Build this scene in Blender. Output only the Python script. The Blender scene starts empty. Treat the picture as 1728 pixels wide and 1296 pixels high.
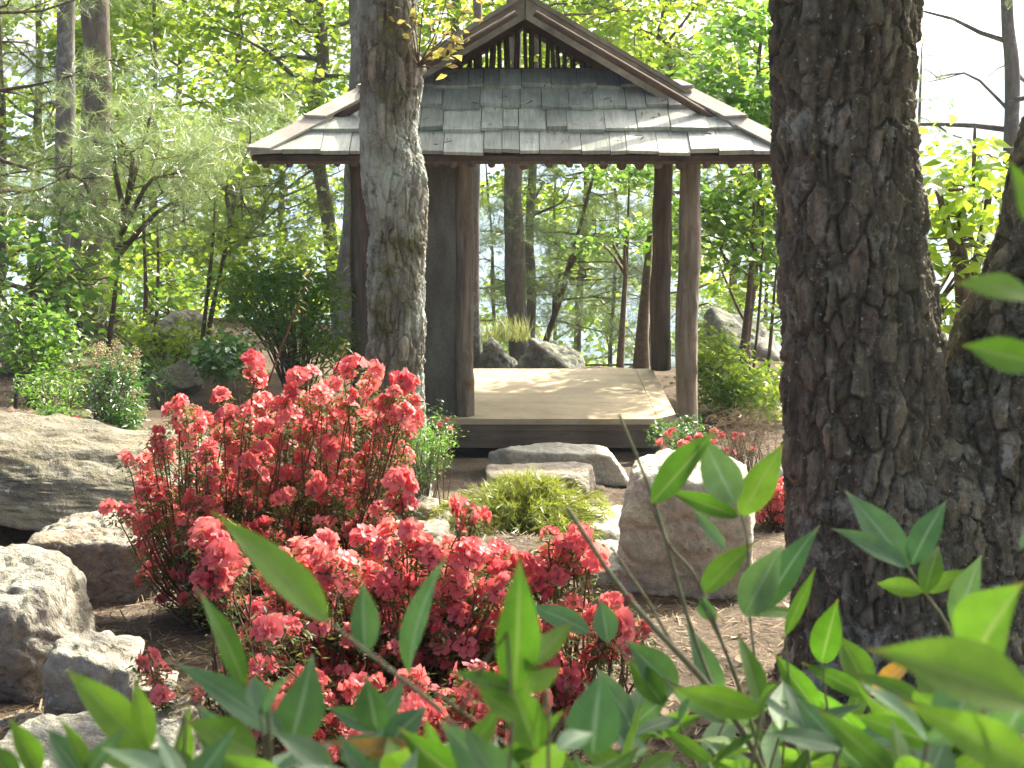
import bpy, math, random
import numpy as np
from mathutils import Vector, Matrix

S = bpy.context.scene
C = S.collection
R = math.radians
# ------------------------------------------------------------------ camera
PIT = R(9.886); FPX = 2800.0; CAMZ = 3.4
cam = bpy.data.cameras.new('camera'); camo = bpy.data.objects.new('camera', cam); C.objects.link(camo)
camo.location = (0, 0, CAMZ); camo.rotation_euler = (R(90) - PIT, 0, 0)
cam.sensor_width = 36; cam.lens = 36 * FPX / 1728; cam.clip_start = 0.05; cam.clip_end = 30000
cam.dof.use_dof = True; cam.dof.focus_distance = 7.5; cam.dof.aperture_fstop = 16
S.camera = camo
# ------------------------------------------------------------------ sky, sun, exposure
SUN_EL = R(40); SUN_AZ = R(38)          # azimuth from +Y (away from the camera) towards +X
W = bpy.data.worlds.new('World'); S.world = W; W.use_nodes = True
nt = W.node_tree; bgn = nt.nodes['Background']
sky = nt.nodes.new('ShaderNodeTexSky'); sky.sky_type = 'NISHITA'; sky.sun_disc = False
sky.sun_elevation = SUN_EL; sky.sun_rotation = SUN_AZ; sky.air_density = .2; sky.dust_density = 5.0; sky.ozone_density = 1.0
nt.links.new(sky.outputs[0], bgn.inputs[0]); bgn.inputs[1].default_value = 0.15
sl = bpy.data.lights.new('sun', 'SUN'); sl.energy = 2.7; sl.angle = R(0.8); sl.color = (1, .94, .76)
so = bpy.data.objects.new('sun', sl); C.objects.link(so)
sd = Vector((math.sin(SUN_AZ) * math.cos(SUN_EL), math.cos(SUN_AZ) * math.cos(SUN_EL), math.sin(SUN_EL)))
so.rotation_euler = (-sd).to_track_quat('-Z', 'Y').to_euler(); so.location = sd * 60
vs = S.view_settings; vs.view_transform = 'Standard'; vs.look = 'None'; vs.exposure = 2.2; vs.gamma = 1; vs.use_curve_mapping = False
S.cycles.use_denoising = True; S.cycles.max_bounces = 8; S.cycles.transparent_max_bounces = 6
S.cycles.diffuse_bounces = 4; S.cycles.transmission_bounces = 6; S.cycles.sample_clamp_indirect = 8
S.cycles.volume_bounces = 0

# ------------------------------------------------------------------ helpers
def at(px, py, Y):
    """world point seen at photograph pixel (px, py) at forward distance Y"""
    x = (px - 864) / FPX; y = -(py - 648) / FPX
    c, s = math.cos(PIT), math.sin(PIT)
    dy = s * y + c; dz = c * y - s
    k = Y / dy
    return Vector((x * k, Y, CAMZ + dz * k))
def scale_at(p):
    """photograph pixels for each metre at world point p"""
    d = p[1] * math.cos(PIT) + (CAMZ - p[2]) * math.sin(PIT)
    return FPX / d
def lnk(o, parent=None):
    C.objects.link(o)
    if parent is not None: o.parent = parent
    return o
def tag(o, label=None, cat=None, group=None, kind=None):
    if label: o['label'] = label
    if cat: o['category'] = cat
    if group: o['group'] = group
    if kind: o['kind'] = kind
    return o
def empty(name, loc, label, cat, group=None):
    o = bpy.data.objects.new(name, None); o.location = loc; o.empty_display_size = .1
    C.objects.link(o); return tag(o, label, cat, group)
def meshdata(name, V, F, mat=None, smooth=False, tint=None):
    """V (n,3); F (m,k) ndarray of equal polygons, or list of such arrays"""
    V = np.asarray(V, dtype=np.float32)
    Fs = F if isinstance(F, list) else [F]
    Fs = [np.asarray(f, dtype=np.int32) for f in Fs if len(f)]
    me = bpy.data.meshes.new(name)
    me.vertices.add(len(V)); me.vertices.foreach_set('co', V.ravel())
    nl = sum(f.size for f in Fs); npoly = sum(len(f) for f in Fs)
    me.loops.add(nl); me.polygons.add(npoly)
    me.loops.foreach_set('vertex_index', np.concatenate([f.ravel() for f in Fs]))
    st = []; off = 0
    for f in Fs:
        st.append(off + np.arange(len(f)) * f.shape[1]); off += f.size
    me.polygons.foreach_set('loop_start', np.concatenate(st).astype(np.int32))
    me.polygons.foreach_set('use_smooth', np.full(npoly, bool(smooth)))
    if tint is not None:
        a = me.attributes.new('tint', 'FLOAT', 'POINT'); a.data.foreach_set('value', np.asarray(tint, dtype=np.float32))
    if mat is not None: me.materials.append(mat)
    me.update(calc_edges=True); me.validate()
    return me
def build(name, V, F, mat, parent=None, smooth=False, tint=None, loc=None):
    """mesh object; V in world space, moved to be relative to its parent's (unrotated) location"""
    V = np.asarray(V, dtype=np.float64)
    if parent is not None: V = V - np.array(parent.location)
    elif loc is not None: V = V - np.array(loc)
    o = bpy.data.objects.new(name, meshdata(name, V, F, mat, smooth, tint))
    if parent is None and loc is not None: o.location = loc
    return lnk(o, parent)

# ---- noise
def _hash(ix, iy, iz, seed):
    h = (ix.astype(np.int64) * 374761393 + iy.astype(np.int64) * 668265263 + iz.astype(np.int64) * 2147483647 + seed * 974711) & 0xffffffff
    h = ((h ^ (h >> 13)) * 1274126177) & 0xffffffff
    h = ((h ^ (h >> 16)) * 2246822519) & 0xffffffff
    return ((h ^ (h >> 15)) & 0xffffff) / float(0xffffff)
def vnoise(p, seed=0):
    p = np.asarray(p, dtype=np.float64); i = np.floor(p); f = p - i; i = i.astype(np.int64)
    f = f * f * (3 - 2 * f); r = 0
    for dx in (0, 1):
        wx = f[:, 0] if dx else 1 - f[:, 0]
        for dy in (0, 1):
            wy = f[:, 1] if dy else 1 - f[:, 1]
            for dz in (0, 1):
                wz = f[:, 2] if dz else 1 - f[:, 2]
                r = r + wx * wy * wz * _hash(i[:, 0] + dx, i[:, 1] + dy, i[:, 2] + dz, seed)
    return r * 2 - 1
def fbm(p, oc=4, seed=0, gain=.5):
    p = np.asarray(p, dtype=np.float64); a = 1; r = 0
    for k in range(oc):
        r = r + a * vnoise(p * 2.03 ** k, seed + k * 17); a *= gain
    return r
def worley(p, seed=0, slant=False):
    """F1, F2 and a random number of the nearest cell"""
    p = np.asarray(p, dtype=np.float64); i = np.floor(p).astype(np.int64)
    sl = np.zeros(len(p)); f1 = np.full(len(p), 9.); f2 = np.full(len(p), 9.); cid = np.zeros(len(p))
    for dx in (-1, 0, 1):
        for dy in (-1, 0, 1):
            for dz in (-1, 0, 1):
                c = i + np.array([dx, dy, dz])
                fx = c[:, 0] + _hash(c[:, 0], c[:, 1], c[:, 2], seed)
                fy = c[:, 1] + _hash(c[:, 0], c[:, 1], c[:, 2], seed + 1)
                fz = c[:, 2] + _hash(c[:, 0], c[:, 1], c[:, 2], seed + 2)
                d = ((p[:, 0] - fx) ** 4 + (p[:, 1] - fy) ** 4 + (p[:, 2] - fz) ** 4) ** .25 if slant else np.sqrt((p[:, 0] - fx) ** 2 + (p[:, 1] - fy) ** 2 + (p[:, 2] - fz) ** 2)
                near = d < f1
                f2 = np.where(near, f1, np.minimum(f2, d))
                cid = np.where(near, _hash(c[:, 0], c[:, 1], c[:, 2], seed + 3), cid)
                if slant: sl = np.where(near, (p[:, 2] - fz) * (_hash(c[:, 0], c[:, 1], c[:, 2], seed + 4) * 2 - 1) * 1.6 + (p[:, 0] - fx) * (_hash(c[:, 0], c[:, 1], c[:, 2], seed + 5) * 2 - 1) * 1.6, sl)
                f1 = np.where(near, d, f1)
    return (f1, f2, cid, sl) if slant else (f1, f2, cid)
def sstep(a, b, x):
    t = np.clip((x - a) / (b - a), 0, 1); return t * t * (3 - 2 * t)

# ---- geometry
BOXF = np.array([[0, 3, 2, 1], [4, 5, 6, 7], [0, 1, 5, 4], [1, 2, 6, 5], [2, 3, 7, 6], [3, 0, 4, 7]])
def hexa(bottom4, top4):
    return np.array(list(bottom4) + list(top4), dtype=float), BOXF
def boxv(x0, x1, y0, y1, z0, z1):
    return hexa([(x0, y0, z0), (x1, y0, z0), (x1, y1, z0), (x0, y1, z0)], [(x0, y0, z1), (x1, y0, z1), (x1, y1, z1), (x0, y1, z1)])
class MB:
    """collects vertices and equal-sized faces"""
    def __init__(s): s.V = []; s.Q = []; s.T = []; s.n = 0; s.tint = []
    def add(s, V, F, tint=None):
        V = np.asarray(V, dtype=float); F = np.asarray(F)
        if not len(F): return
        (s.Q if F.shape[1] == 4 else s.T).append(F + s.n); s.V.append(V); s.n += len(V)
        s.tint.append(np.zeros(len(V)) if tint is None else np.broadcast_to(tint, (len(V),)))
    def obj(s, name, mat, parent=None, smooth=True, loc=None):
        F = []
        if s.Q: F.append(np.concatenate(s.Q))
        if s.T: F.append(np.concatenate(s.T))
        return build(name, np.concatenate(s.V), F, mat, parent, smooth, np.concatenate(s.tint), loc)
def catmull(P, n):
    P = np.asarray(P, dtype=float); m = len(P)
    if m == 2:
        t = np.linspace(0, 1, n)[:, None]; return P[0] * (1 - t) + P[1] * t
    Q = np.vstack([2 * P[0] - P[1], P, 2 * P[-1] - P[-2]])
    t = np.linspace(0, m - 1, n); i = np.minimum(t.astype(int), m - 2); f = (t - i)[:, None]
    a, b, c, d = Q[i], Q[i + 1], Q[i + 2], Q[i + 3]
    return .5 * (2 * b + (c - a) * f + (2 * a - 5 * b + 4 * c - d) * f ** 2 + (3 * b - a - 3 * c + d) * f ** 3)
def tube(P, rad, sides=8, n=None, cap=True):
    """swept tube. P control points, rad radii at them"""
    P = np.asarray(P, dtype=float); rad = np.asarray(rad, dtype=float)
    n = n or len(P)
    c = catmull(P, n); r = np.interp(np.linspace(0, 1, n), np.linspace(0, 1, len(rad)), rad)
    t = np.gradient(c, axis=0); t /= np.linalg.norm(t, axis=1)[:, None] + 1e-9
    ref = np.array([1., 0, 0]) if abs(t[0][0]) < .8 else np.array([0, 1., 0])
    e1 = np.cross(t, np.cross(ref, t)); e1 /= np.linalg.norm(e1, axis=1)[:, None] + 1e-9
    e2 = np.cross(t, e1)
    th = np.linspace(0, 2 * np.pi, sides, endpoint=False)
    rd = np.cos(th)[None, :, None] * e1[:, None, :] + np.sin(th)[None, :, None] * e2[:, None, :]
    V = (c[:, None, :] + rd * r[:, None, None]).reshape(-1, 3)
    i = np.arange(n - 1)[:, None] * sides; j = np.arange(sides)[None, :]; j2 = (j + 1) % sides
    F = np.stack([i + j, i + j2, i + sides + j2, i + sides + j], axis=-1).reshape(-1, 4)
    if cap:
        V = np.vstack([V, c[0], c[-1]])
        k = len(V)
        T = [[(a + 1) % sides, a, k - 2, k - 2] for a in range(sides)] + [[(n - 1) * sides + a, (n - 1) * sides + (a + 1) % sides, k - 1, k - 1] for a in range(sides)]
        # fans as degenerate-free triangles are added by the caller through quads of two rings; keep simple caps
        T = np.array(T)[:, :3]
        return V, F, T, rd.reshape(-1, 3), c, r
    return V, F, None, rd.reshape(-1, 3), c, r
def add_tube(mb, P, rad, sides=6, n=None, tint=None):
    V, F, T, *_ = tube(P, rad, sides, n)
    base = mb.n
    mb.add(V, F, tint); mb.T.append(T + base)
def inst(tv, tf, X, Yv, Z, pos, size, tint=None):
    """copies of a template (tv verts, tf faces) with axes X,Yv,Z (N,3), scaled by size (N,)"""
    tv = np.asarray(tv, dtype=float); tf = np.asarray(tf); N = len(pos)
    sz = np.broadcast_to(np.asarray(size, dtype=float), (N,))[:, None, None]
    V = (tv[None, :, 0:1] * X[:, None, :] + tv[None, :, 1:2] * Yv[:, None, :] + tv[None, :, 2:3] * Z[:, None, :]) * sz + np.asarray(pos)[:, None, :]
    F = (tf[None] + (np.arange(N) * len(tv))[:, None, None]).reshape(-1, tf.shape[1])
    t = None if tint is None else np.repeat(tint, len(tv))
    return V.reshape(-1, 3), F, t
def nrm(v): return v / (np.linalg.norm(v, axis=-1, keepdims=True) + 1e-9)
def frames(d, up):
    """axes with Y = d and Z near up"""
    Yv = nrm(d); X = nrm(np.cross(Yv, up)); Z = np.cross(X, Yv); return X, Yv, Z
LEAF5 = (np.array([[0, 0, 0], [0, .42, -.05], [0, 1, -.16], [-.30, .42, .05], [.30, .42, .05]]), np.array([[0, 4, 1], [1, 4, 2], [0, 1, 3], [1, 2, 3]]))
LEAFW = (np.array([[0, 0, 0], [0, .45, -.06], [0, 1, -.2], [-.42, .35, .06], [.42, .35, .06], [-.33, .72, .0], [.33, .72, .0]]),
         np.array([[0, 4, 1], [4, 6, 1], [1, 6, 2], [0, 1, 3], [3, 1, 5], [1, 2, 5]]))
LEAFN = (np.array([[0, 0, 0], [0, .45, -.03], [0, 1, -.12], [-.14, .42, .03], [.14, .42, .03]]), np.array([[0, 4, 1], [1, 4, 2], [0, 1, 3], [1, 2, 3]]))

# ------------------------------------------------------------------ materials
def mat_new(name):
    m = bpy.data.materials.new(name); m.use_nodes = True; n = m.node_tree; n.nodes.clear()
    out = n.nodes.new('ShaderNodeOutputMaterial'); return m, n, out
def nd(n, t, **kw):
    x = n.nodes.new('ShaderNode' + t)
    for k, v in kw.items():
        if k.startswith('i_'):
            key = k[2:]; key = int(key) if key.isdigit() else key.replace('_', ' ')
            x.inputs[key].default_value = v
        else: setattr(x, k, v)
    return x
def ramp(n, fac, stops, interp='LINEAR'):
    r = n.nodes.new('ShaderNodeValToRGB'); r.color_ramp.interpolation = interp
    e = r.color_ramp.elements
    while len(e) < len(stops): e.new(.5)
    for k, (p, c) in enumerate(stops):
        e[k].position = p; e[k].color = (*c, 1) if len(c) == 3 else c
    n.links.new(fac, r.inputs[0]); return r
def noise(n, coord, scale, detail=5, rough=.6, dist=0):
    t = nd(n, 'TexNoise', i_Scale=scale, i_Detail=detail, i_Roughness=rough, i_Distortion=dist)
    n.links.new(coord, t.inputs['Vector']); return t
def mixc(n, fac, a, b, blend='MIX'):
    m = n.nodes.new('ShaderNodeMix'); m.data_type = 'RGBA'; m.blend_type = blend
    for v, k in ((fac, 0), (a, 6), (b, 7)):
        if hasattr(v, 'links'): n.links.new(v, m.inputs[k])
        else: m.inputs[k].default_value = v if k == 0 else ((*v, 1) if len(v) == 3 else v)
    return m.outputs[2]
def mapping(n, coord, scale):
    mp = nd(n, 'Mapping'); mp.inputs['Scale'].default_value = scale; n.links.new(coord, mp.inputs[0]); return mp.outputs[0]
def leaf_mat(name, stops, tstops, tfac=.5, gloss=.06, rough=.35, per_object=False):
    """two-sided leaf: diffuse + translucent + a little gloss, coloured by a random tint"""
    m, n, out = mat_new(name)
    if per_object: src = nd(n, 'ObjectInfo').outputs['Random']
    else: src = nd(n, 'Attribute', attribute_name='tint').outputs['Fac']
    ge = nd(n, 'NewGeometry')
    nz = noise(n, ge.outputs['Position'], 1.1, 2)
    ad = nd(n, 'Math', operation='MULTIPLY_ADD'); ad.inputs[1].default_value = .5; ad.inputs[2].default_value = -.25
    n.links.new(nz.outputs[0], ad.inputs[0])
    a2 = nd(n, 'Math', operation='ADD', use_clamp=True); n.links.new(src, a2.inputs[0]); n.links.new(ad.outputs[0], a2.inputs[1])
    c1 = ramp(n, a2.outputs[0], stops); c2 = ramp(n, a2.outputs[0], tstops)
    d = nd(n, 'BsdfDiffuse'); t = nd(n, 'BsdfTranslucent'); g = nd(n, 'BsdfGlossy', i_Roughness=rough)
    g.inputs[0].default_value = (1, 1, 1, 1)
    n.links.new(c1.outputs[0], d.inputs[0]); n.links.new(c2.outputs[0], t.inputs[0])
    mx = nd(n, 'MixShader'); mx.inputs[0].default_value = tfac
    n.links.new(d.outputs[0], mx.inputs[1]); n.links.new(t.outputs[0], mx.inputs[2])
    fr = nd(n, 'LayerWeight', i_Blend=.3)
    mu = nd(n, 'Math', operation='MULTIPLY_ADD'); mu.inputs[1].default_value = gloss * 2; mu.inputs[2].default_value = gloss * .6
    n.links.new(fr.outputs['Fresnel'], mu.inputs[0])
    m2 = nd(n, 'MixShader'); n.links.new(mu.outputs[0], m2.inputs[0])
    n.links.new(mx.outputs[0], m2.inputs[1]); n.links.new(g.outputs[0], m2.inputs[2])
    n.links.new(m2.outputs[0], out.inputs[0]); return m
def bark_mat(name, dark, light, lichen, lichen_amt=.5, scale=1.0, moss=None, plates=False):
    m, n, out = mat_new(name); ge = nd(n, 'NewGeometry'); p = ge.outputs['Position']
    st = mapping(n, p, (1, 1, .25))
    a = noise(n, st, 22 * scale, 6, .7); c = ramp(n, a.outputs[0], [(.3, dark), (.72, light)])
    col = c.outputs[0]
    if plates:
        tn = nd(n, 'Attribute', attribute_name='tint'); pr = ramp(n, tn.outputs['Fac'], [(0, (.45, .43, .40)), (.5, (1, 1, 1)), (1, (1.75, 1.72, 1.6))]); col = mixc(n, 1, col, pr.outputs[0], 'MULTIPLY')
        b = noise(n, p, 60, 3, .6); br = ramp(n, b.outputs[0], [(.64, (0, 0, 0)), (.7, (1, 1, 1))]); col = mixc(n, br.outputs[0], col, lichen)
        gm = noise(n, p, 4., 5, .7); gr = ramp(n, gm.outputs[0], [(.5, (0, 0, 0)), (.75, (.55, .55, .55))]); col = mixc(n, gr.outputs[0], col, (.085, .10, .045))
    l1 = noise(n, p, 9 * scale, 6, .72, .4); lr = ramp(n, l1.outputs[0], [(.62 - lichen_amt * .18, (0, 0, 0)), (.68 - lichen_amt * .12, (1, 1, 1))])
    l2 = noise(n, p, 1.6, 3); l2r = ramp(n, l2.outputs[0], [(.42, (0, 0, 0)), (.6, (1, 1, 1))])
    mul = mixc(n, 1, lr.outputs[0], l2r.outputs[0], 'MULTIPLY')
    col = mixc(n, mul, col, lichen)
    if moss:
        ms = noise(n, p, 3.0, 5, .7); mr = ramp(n, ms.outputs[0], [(.55, (0, 0, 0)), (.68, (1, 1, 1))]); col = mixc(n, mr.outputs[0], col, moss)
    fine = noise(n, p, 95 * scale, 4, .7)
    bs = nd(n, 'BsdfPrincipled', i_Roughness=.9); bs.inputs['Specular IOR Level'].default_value = .2
    n.links.new(col, bs.inputs['Base Color'])
    bm = nd(n, 'Bump', i_Strength=.8, i_Distance=.012); n.links.new(fine.outputs[0], bm.inputs['Height'])
    b2 = nd(n, 'Bump', i_Strength=.7, i_Distance=.03); n.links.new(a.outputs[0], b2.inputs['Height']); n.links.new(bm.outputs[0], b2.inputs['Normal'])
    n.links.new(b2.outputs[0], bs.inputs['Normal']); n.links.new(bs.outputs[0], out.inputs[0]); return m
def wood_mat(name, dark, light, axis_scale, rough=.8, spec=.3, per_object=.3, stain=None, bump=.4):
    """grained timber; axis_scale stretches the grain"""
    m, n, out = mat_new(name); tc = nd(n, 'NewGeometry'); oi = nd(n, 'ObjectInfo')
    off = nd(n, 'VectorMath', operation='MULTIPLY_ADD'); off.inputs[1].default_value = (1, 1, 1)
    n.links.new(tc.outputs['Position'], off.inputs[0])
    cb = nd(n, 'CombineXYZ'); mm = nd(n, 'Math', operation='MULTIPLY'); mm.inputs[1].default_value = 37
    n.links.new(oi.outputs['Random'], mm.inputs[0])
    for k in range(3): n.links.new(mm.outputs[0], cb.inputs[k])
    n.links.new(cb.outputs[0], off.inputs[2])
    g = noise(n, mapping(n, off.outputs[0], axis_scale), 1.0, 6, .7, .3)
    c = ramp(n, g.outputs[0], [(.3, dark), (.7, light)]); col = c.outputs[0]
    big = noise(n, tc.outputs['Position'], 2.3, 4); br = ramp(n, big.outputs[0], [(.3, (.72, .72, .72)), (.7, (1.15, 1.15, 1.15))])
    col = mixc(n, 1, col, br.outputs[0], 'MULTIPLY')
    hv = ramp(n, oi.outputs['Random'], [(0, (1 - per_object,) * 3), (1, (1 + per_object * .6,) * 3)])
    col = mixc(n, 1, col, hv.outputs[0], 'MULTIPLY')
    if stain:
        s = noise(n, tc.outputs['Position'], 6, 5, .7); sr = ramp(n, s.outputs[0], [(.56, (0, 0, 0)), (.7, (1, 1, 1))]); col = mixc(n, sr.outputs[0], col, stain)
    bs = nd(n, 'BsdfPrincipled', i_Roughness=rough); bs.inputs['Specular IOR Level'].default_value = spec
    n.links.new(col, bs.inputs['Base Color'])
    bm = nd(n, 'Bump', i_Strength=bump, i_Distance=.006); n.links.new(g.outputs[0], bm.inputs['Height']); n.links.new(bm.outputs[0], bs.inputs['Normal'])
    n.links.new(bs.outputs[0], out.inputs[0]); return m
def rock_mat(name, a, b, stain, top, top_amt=.5, moss=None, seed=0., crust=(.5, .5, .45)):
    m, n, out = mat_new(name); ge = nd(n, 'NewGeometry')
    po = nd(n, 'VectorMath', operation='ADD'); po.inputs[1].default_value = (seed, seed * 1.7, 0); n.links.new(ge.outputs['Position'], po.inputs[0]); p = po.outputs[0]
    n1 = noise(n, p, 3.2, 7, .68, .3); col = ramp(n, n1.outputs[0], [(.3, a), (.68, b)]).outputs[0]
    n2 = noise(n, mapping(n, p, (1, 1, 2.4)), 2.1, 5, .65, .6); r2 = ramp(n, n2.outputs[0], [(.5, (0, 0, 0)), (.72, (.85, .85, .85))]); col = mixc(n, r2.outputs[0], col, stain)
    n3 = noise(n, p, 30, 5, .75); r3 = ramp(n, n3.outputs[0], [(.3, (.62, .62, .62)), (.7, (1.22, 1.22, 1.22))]); col = mixc(n, 1, col, r3.outputs[0], 'MULTIPLY')
    sep = nd(n, 'SeparateXYZ'); n.links.new(ge.outputs['True Normal'], sep.inputs[0])
    up = ramp(n, sep.outputs[2], [(.35, (0, 0, 0)), (.8, (1, 1, 1))])
    n4 = noise(n, p, 13, 7, .78, .5); r4 = ramp(n, n4.outputs[0], [(.58 - .16 * top_amt, (0, 0, 0)), (.66 - .1 * top_amt, (1, 1, 1))])
    tm = mixc(n, 1, up.outputs[0], r4.outputs[0], 'MULTIPLY'); col = mixc(n, tm, col, top)
    n6 = noise(n, p, 24, 5, .7, .8); r6 = ramp(n, n6.outputs[0], [(.63, (0, 0, 0)), (.68, (1, 1, 1))]); col = mixc(n, r6.outputs[0], col, crust)
    if moss:
        n5 = noise(n, p, 4.5, 6, .75); r5 = ramp(n, n5.outputs[0], [(.5, (0, 0, 0)), (.62, (1, 1, 1))]); col = mixc(n, r5.outputs[0], col, moss)
    bs = nd(n, 'BsdfPrincipled', i_Roughness=.88); bs.inputs['Specular IOR Level'].default_value = .25
    n.links.new(col, bs.inputs['Base Color'])
    b1 = nd(n, 'Bump', i_Strength=.7, i_Distance=.02); n.links.new(n3.outputs[0], b1.inputs['Height'])
    b2 = nd(n, 'Bump', i_Strength=.8, i_Distance=.08); n.links.new(n1.outputs[0], b2.inputs['Height']); n.links.new(b1.outputs[0], b2.inputs['Normal'])
    n.links.new(b2.outputs[0], bs.inputs['Normal']); n.links.new(bs.outputs[0], out.inputs[0]); return m
def plain_mat(name, dark, light, scale, rough=.9, bump=.4, dist=.01):
    m, n, out = mat_new(name); ge = nd(n, 'NewGeometry'); a = noise(n, ge.outputs['Position'], scale, 7, .7)
    c = ramp(n, a.outputs[0], [(.3, dark), (.7, light)]); bs = nd(n, 'BsdfPrincipled', i_Roughness=rough)
    bs.inputs['Specular IOR Level'].default_value = .2
    n.links.new(c.outputs[0], bs.inputs['Base Color'])
    bm = nd(n, 'Bump', i_Strength=bump, i_Distance=dist); n.links.new(a.outputs[0], bm.inputs['Height']); n.links.new(bm.outputs[0], bs.inputs['Normal'])
    n.links.new(bs.outputs[0], out.inputs[0]); return m
def tint_mat(name, stops, rough=.8, spec=.2):
    m, n, out = mat_new(name); src = nd(n, 'Attribute', attribute_name='tint')
    c = ramp(n, src.outputs['Fac'], stops); bs = nd(n, 'BsdfPrincipled', i_Roughness=rough); bs.inputs['Specular IOR Level'].default_value = spec
    n.links.new(c.outputs[0], bs.inputs['Base Color']); n.links.new(bs.outputs[0], out.inputs[0]); return m

M = {}
M['oak'] = bark_mat('oak_bark', (.048, .044, .030), (.255, .23, .165), (.38, .39, .32), .45, 1.0, None, True)
M['grey_bark'] = bark_mat('lichen_bark', (.10, .09, .068), (.31, .285, .23), (.43, .47, .40), 1.5, .9, (.12, .115, .045), True)
M['far_bark'] = bark_mat('far_bark', (.11, .092, .07), (.25, .215, .165), (.22, .23, .2), .4, .6)
M['pale_bark'] = bark_mat('pale_bark', (.12, .11, .095), (.26, .24, .21), (.33, .34, .31), .7, .6)
M['brown_bark'] = bark_mat('brown_bark', (.085, .062, .046), (.21, .155, .115), (.2, .17, .14), .2, .7)
M['sapling_bark'] = plain_mat('sapling_bark', (.09, .066, .046), (.20, .155, .11), 18)
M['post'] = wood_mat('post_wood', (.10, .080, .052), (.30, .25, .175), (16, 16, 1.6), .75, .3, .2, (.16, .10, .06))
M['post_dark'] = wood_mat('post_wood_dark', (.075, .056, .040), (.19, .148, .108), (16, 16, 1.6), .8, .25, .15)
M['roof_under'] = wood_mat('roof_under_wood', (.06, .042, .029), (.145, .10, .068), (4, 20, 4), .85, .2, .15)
M['red_wood'] = wood_mat('red_wood', (.10, .068, .046), (.21, .15, .10), (3, 20, 20), .75, .25, .25)
M['barge'] = wood_mat('barge_wood', (.16, .14, .105), (.32, .285, .215), (5, 20, 5), .75, .3, .2)
M['shingle'] = wood_mat('shingle_wood', (.265, .285, .235), (.50, .53, .45), (30, 3, 3), .42, .5, .28, (.27, .265, .20), .7)
M['hip_cap'] = wood_mat('hip_cap_wood', (.30, .27, .225), (.47, .43, .37), (4, 4, 4), .6, .4, .2, (.27, .23, .18))
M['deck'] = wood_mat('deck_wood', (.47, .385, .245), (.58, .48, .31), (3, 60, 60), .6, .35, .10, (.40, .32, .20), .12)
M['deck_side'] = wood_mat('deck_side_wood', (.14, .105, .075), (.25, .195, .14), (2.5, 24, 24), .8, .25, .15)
m, n, out = mat_new('stucco'); ge = nd(n, 'NewGeometry'); a = noise(n, ge.outputs['Position'], 60, 6, .7); b = noise(n, mapping(n, ge.outputs['Position'], (1, 1, .35)), 4.5, 5, .65)
c = ramp(n, a.outputs[0], [(.3, (.15, .142, .115)), (.7, (.235, .222, .18))]); c2 = ramp(n, b.outputs[0], [(.35, (.62, .60, .55)), (.65, (1.15, 1.15, 1.12))]); bs = nd(n, 'BsdfPrincipled', i_Roughness=.95); bs.inputs['Specular IOR Level'].default_value = .15
n.links.new(mixc(n, 1, c.outputs[0], c2.outputs[0], 'MULTIPLY'), bs.inputs['Base Color']); bm = nd(n, 'Bump', i_Strength=.8, i_Distance=.01); n.links.new(a.outputs[0], bm.inputs['Height']); n.links.new(bm.outputs[0], bs.inputs['Normal']); n.links.new(bs.outputs[0], out.inputs[0]); M['stucco'] = m
M['rock_tan'] = rock_mat('tan_rock', (.20, .175, .135), (.36, .32, .25), (.22, .15, .085), (.34, .315, .25), .6)
M['rock_pale'] = rock_mat('pale_rock', (.46, .43, .33), (.68, .64, .51), (.42, .32, .19), (.58, .55, .46), .8, None, 3.3)
M['rock_grey'] = rock_mat('grey_rock', (.25, .235, .19), (.42, .40, .335), (.24, .20, .135), (.45, .45, .38), .4, None, 7.1)
M['rock_slab'] = rock_mat('slab_rock', (.17, .155, .115), (.30, .28, .22), (.18, .135, .075), (.20, .18, .115), .85, None, 9.4)
M['rock_lichen'] = rock_mat('lichen_rock', (.18, .165, .13), (.35, .33, .275), (.15, .14, .10), (.35, .35, .29), .7, None, 12.2)
M['rock_moss'] = rock_mat('mossy_rock', (.20, .195, .17), (.34, .33, .29), (.19, .14, .09), (.25, .27, .19), .8, (.10, .115, .055), 15.5)
# ------------------------------------------------------------------ ground
PRO_Y = [-400, -10, 0, 2.5, 4, 6, 9, 12, 14, 16, 20, 22, 26, 40, 80, 200, 600, 1500, 3000, 6000, 9000, 12000]
PRO_Z = [6, 2.2, 1.95, 1.93, 1.82, 1.50, 1.0, .45, .12, 0, -.05, -.2, -1.3, -6.5, -24, -75, -190, -300, -320, -260, -160, -120]
def ground_z(x, y):
    x = np.asarray(x, dtype=float); y = np.asarray(y, dtype=float)
    z = np.interp(y, PRO_Y, PRO_Z)
    near = 1 - sstep(30, 60, y)
    bank = sstep(1.0, 2.8, -x) * sstep(7.3, 8.5, y) * .62 * near
    bank = bank + sstep(2.5, 6, x) * sstep(8, 13, y) * .25 * near
    p = np.stack([x * .9, y * .9, 0 * x], -1)
    z = z + bank + near * (.07 * fbm(p, 3, 5) + .02 * fbm(p * 5, 2, 9))
    far = sstep(100, 900, y)
    q = np.stack([x / 900., y / 900., 0 * x], -1)
    z = z + far * 90 * fbm(q, 4, 31) + sstep(25, 90, y) * (1 - far) * 2.5 * fbm(q * 60, 3, 3)
    return z
def gz(x, y): return float(ground_z(np.array([x]), np.array([y]))[0])
def spaced(a, fine, step, far, k):
    v = list(np.arange(-fine, fine + 1e-6, step)); s = step; x = fine
    while x < far: s *= k; x += s; v.append(x)
    w = [-t for t in v if t > fine]
    return np.array(sorted(w + v))
gx = spaced(0, 7, .11, 9000, 1.22)
gy = list(np.arange(-1.5, 24, .12)); st = .12
while gy[-1] < 12000: st *= 1.12; gy.append(gy[-1] + st)
gy = np.array([-400, -120, -40, -14, -6, -3] + gy)
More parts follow.
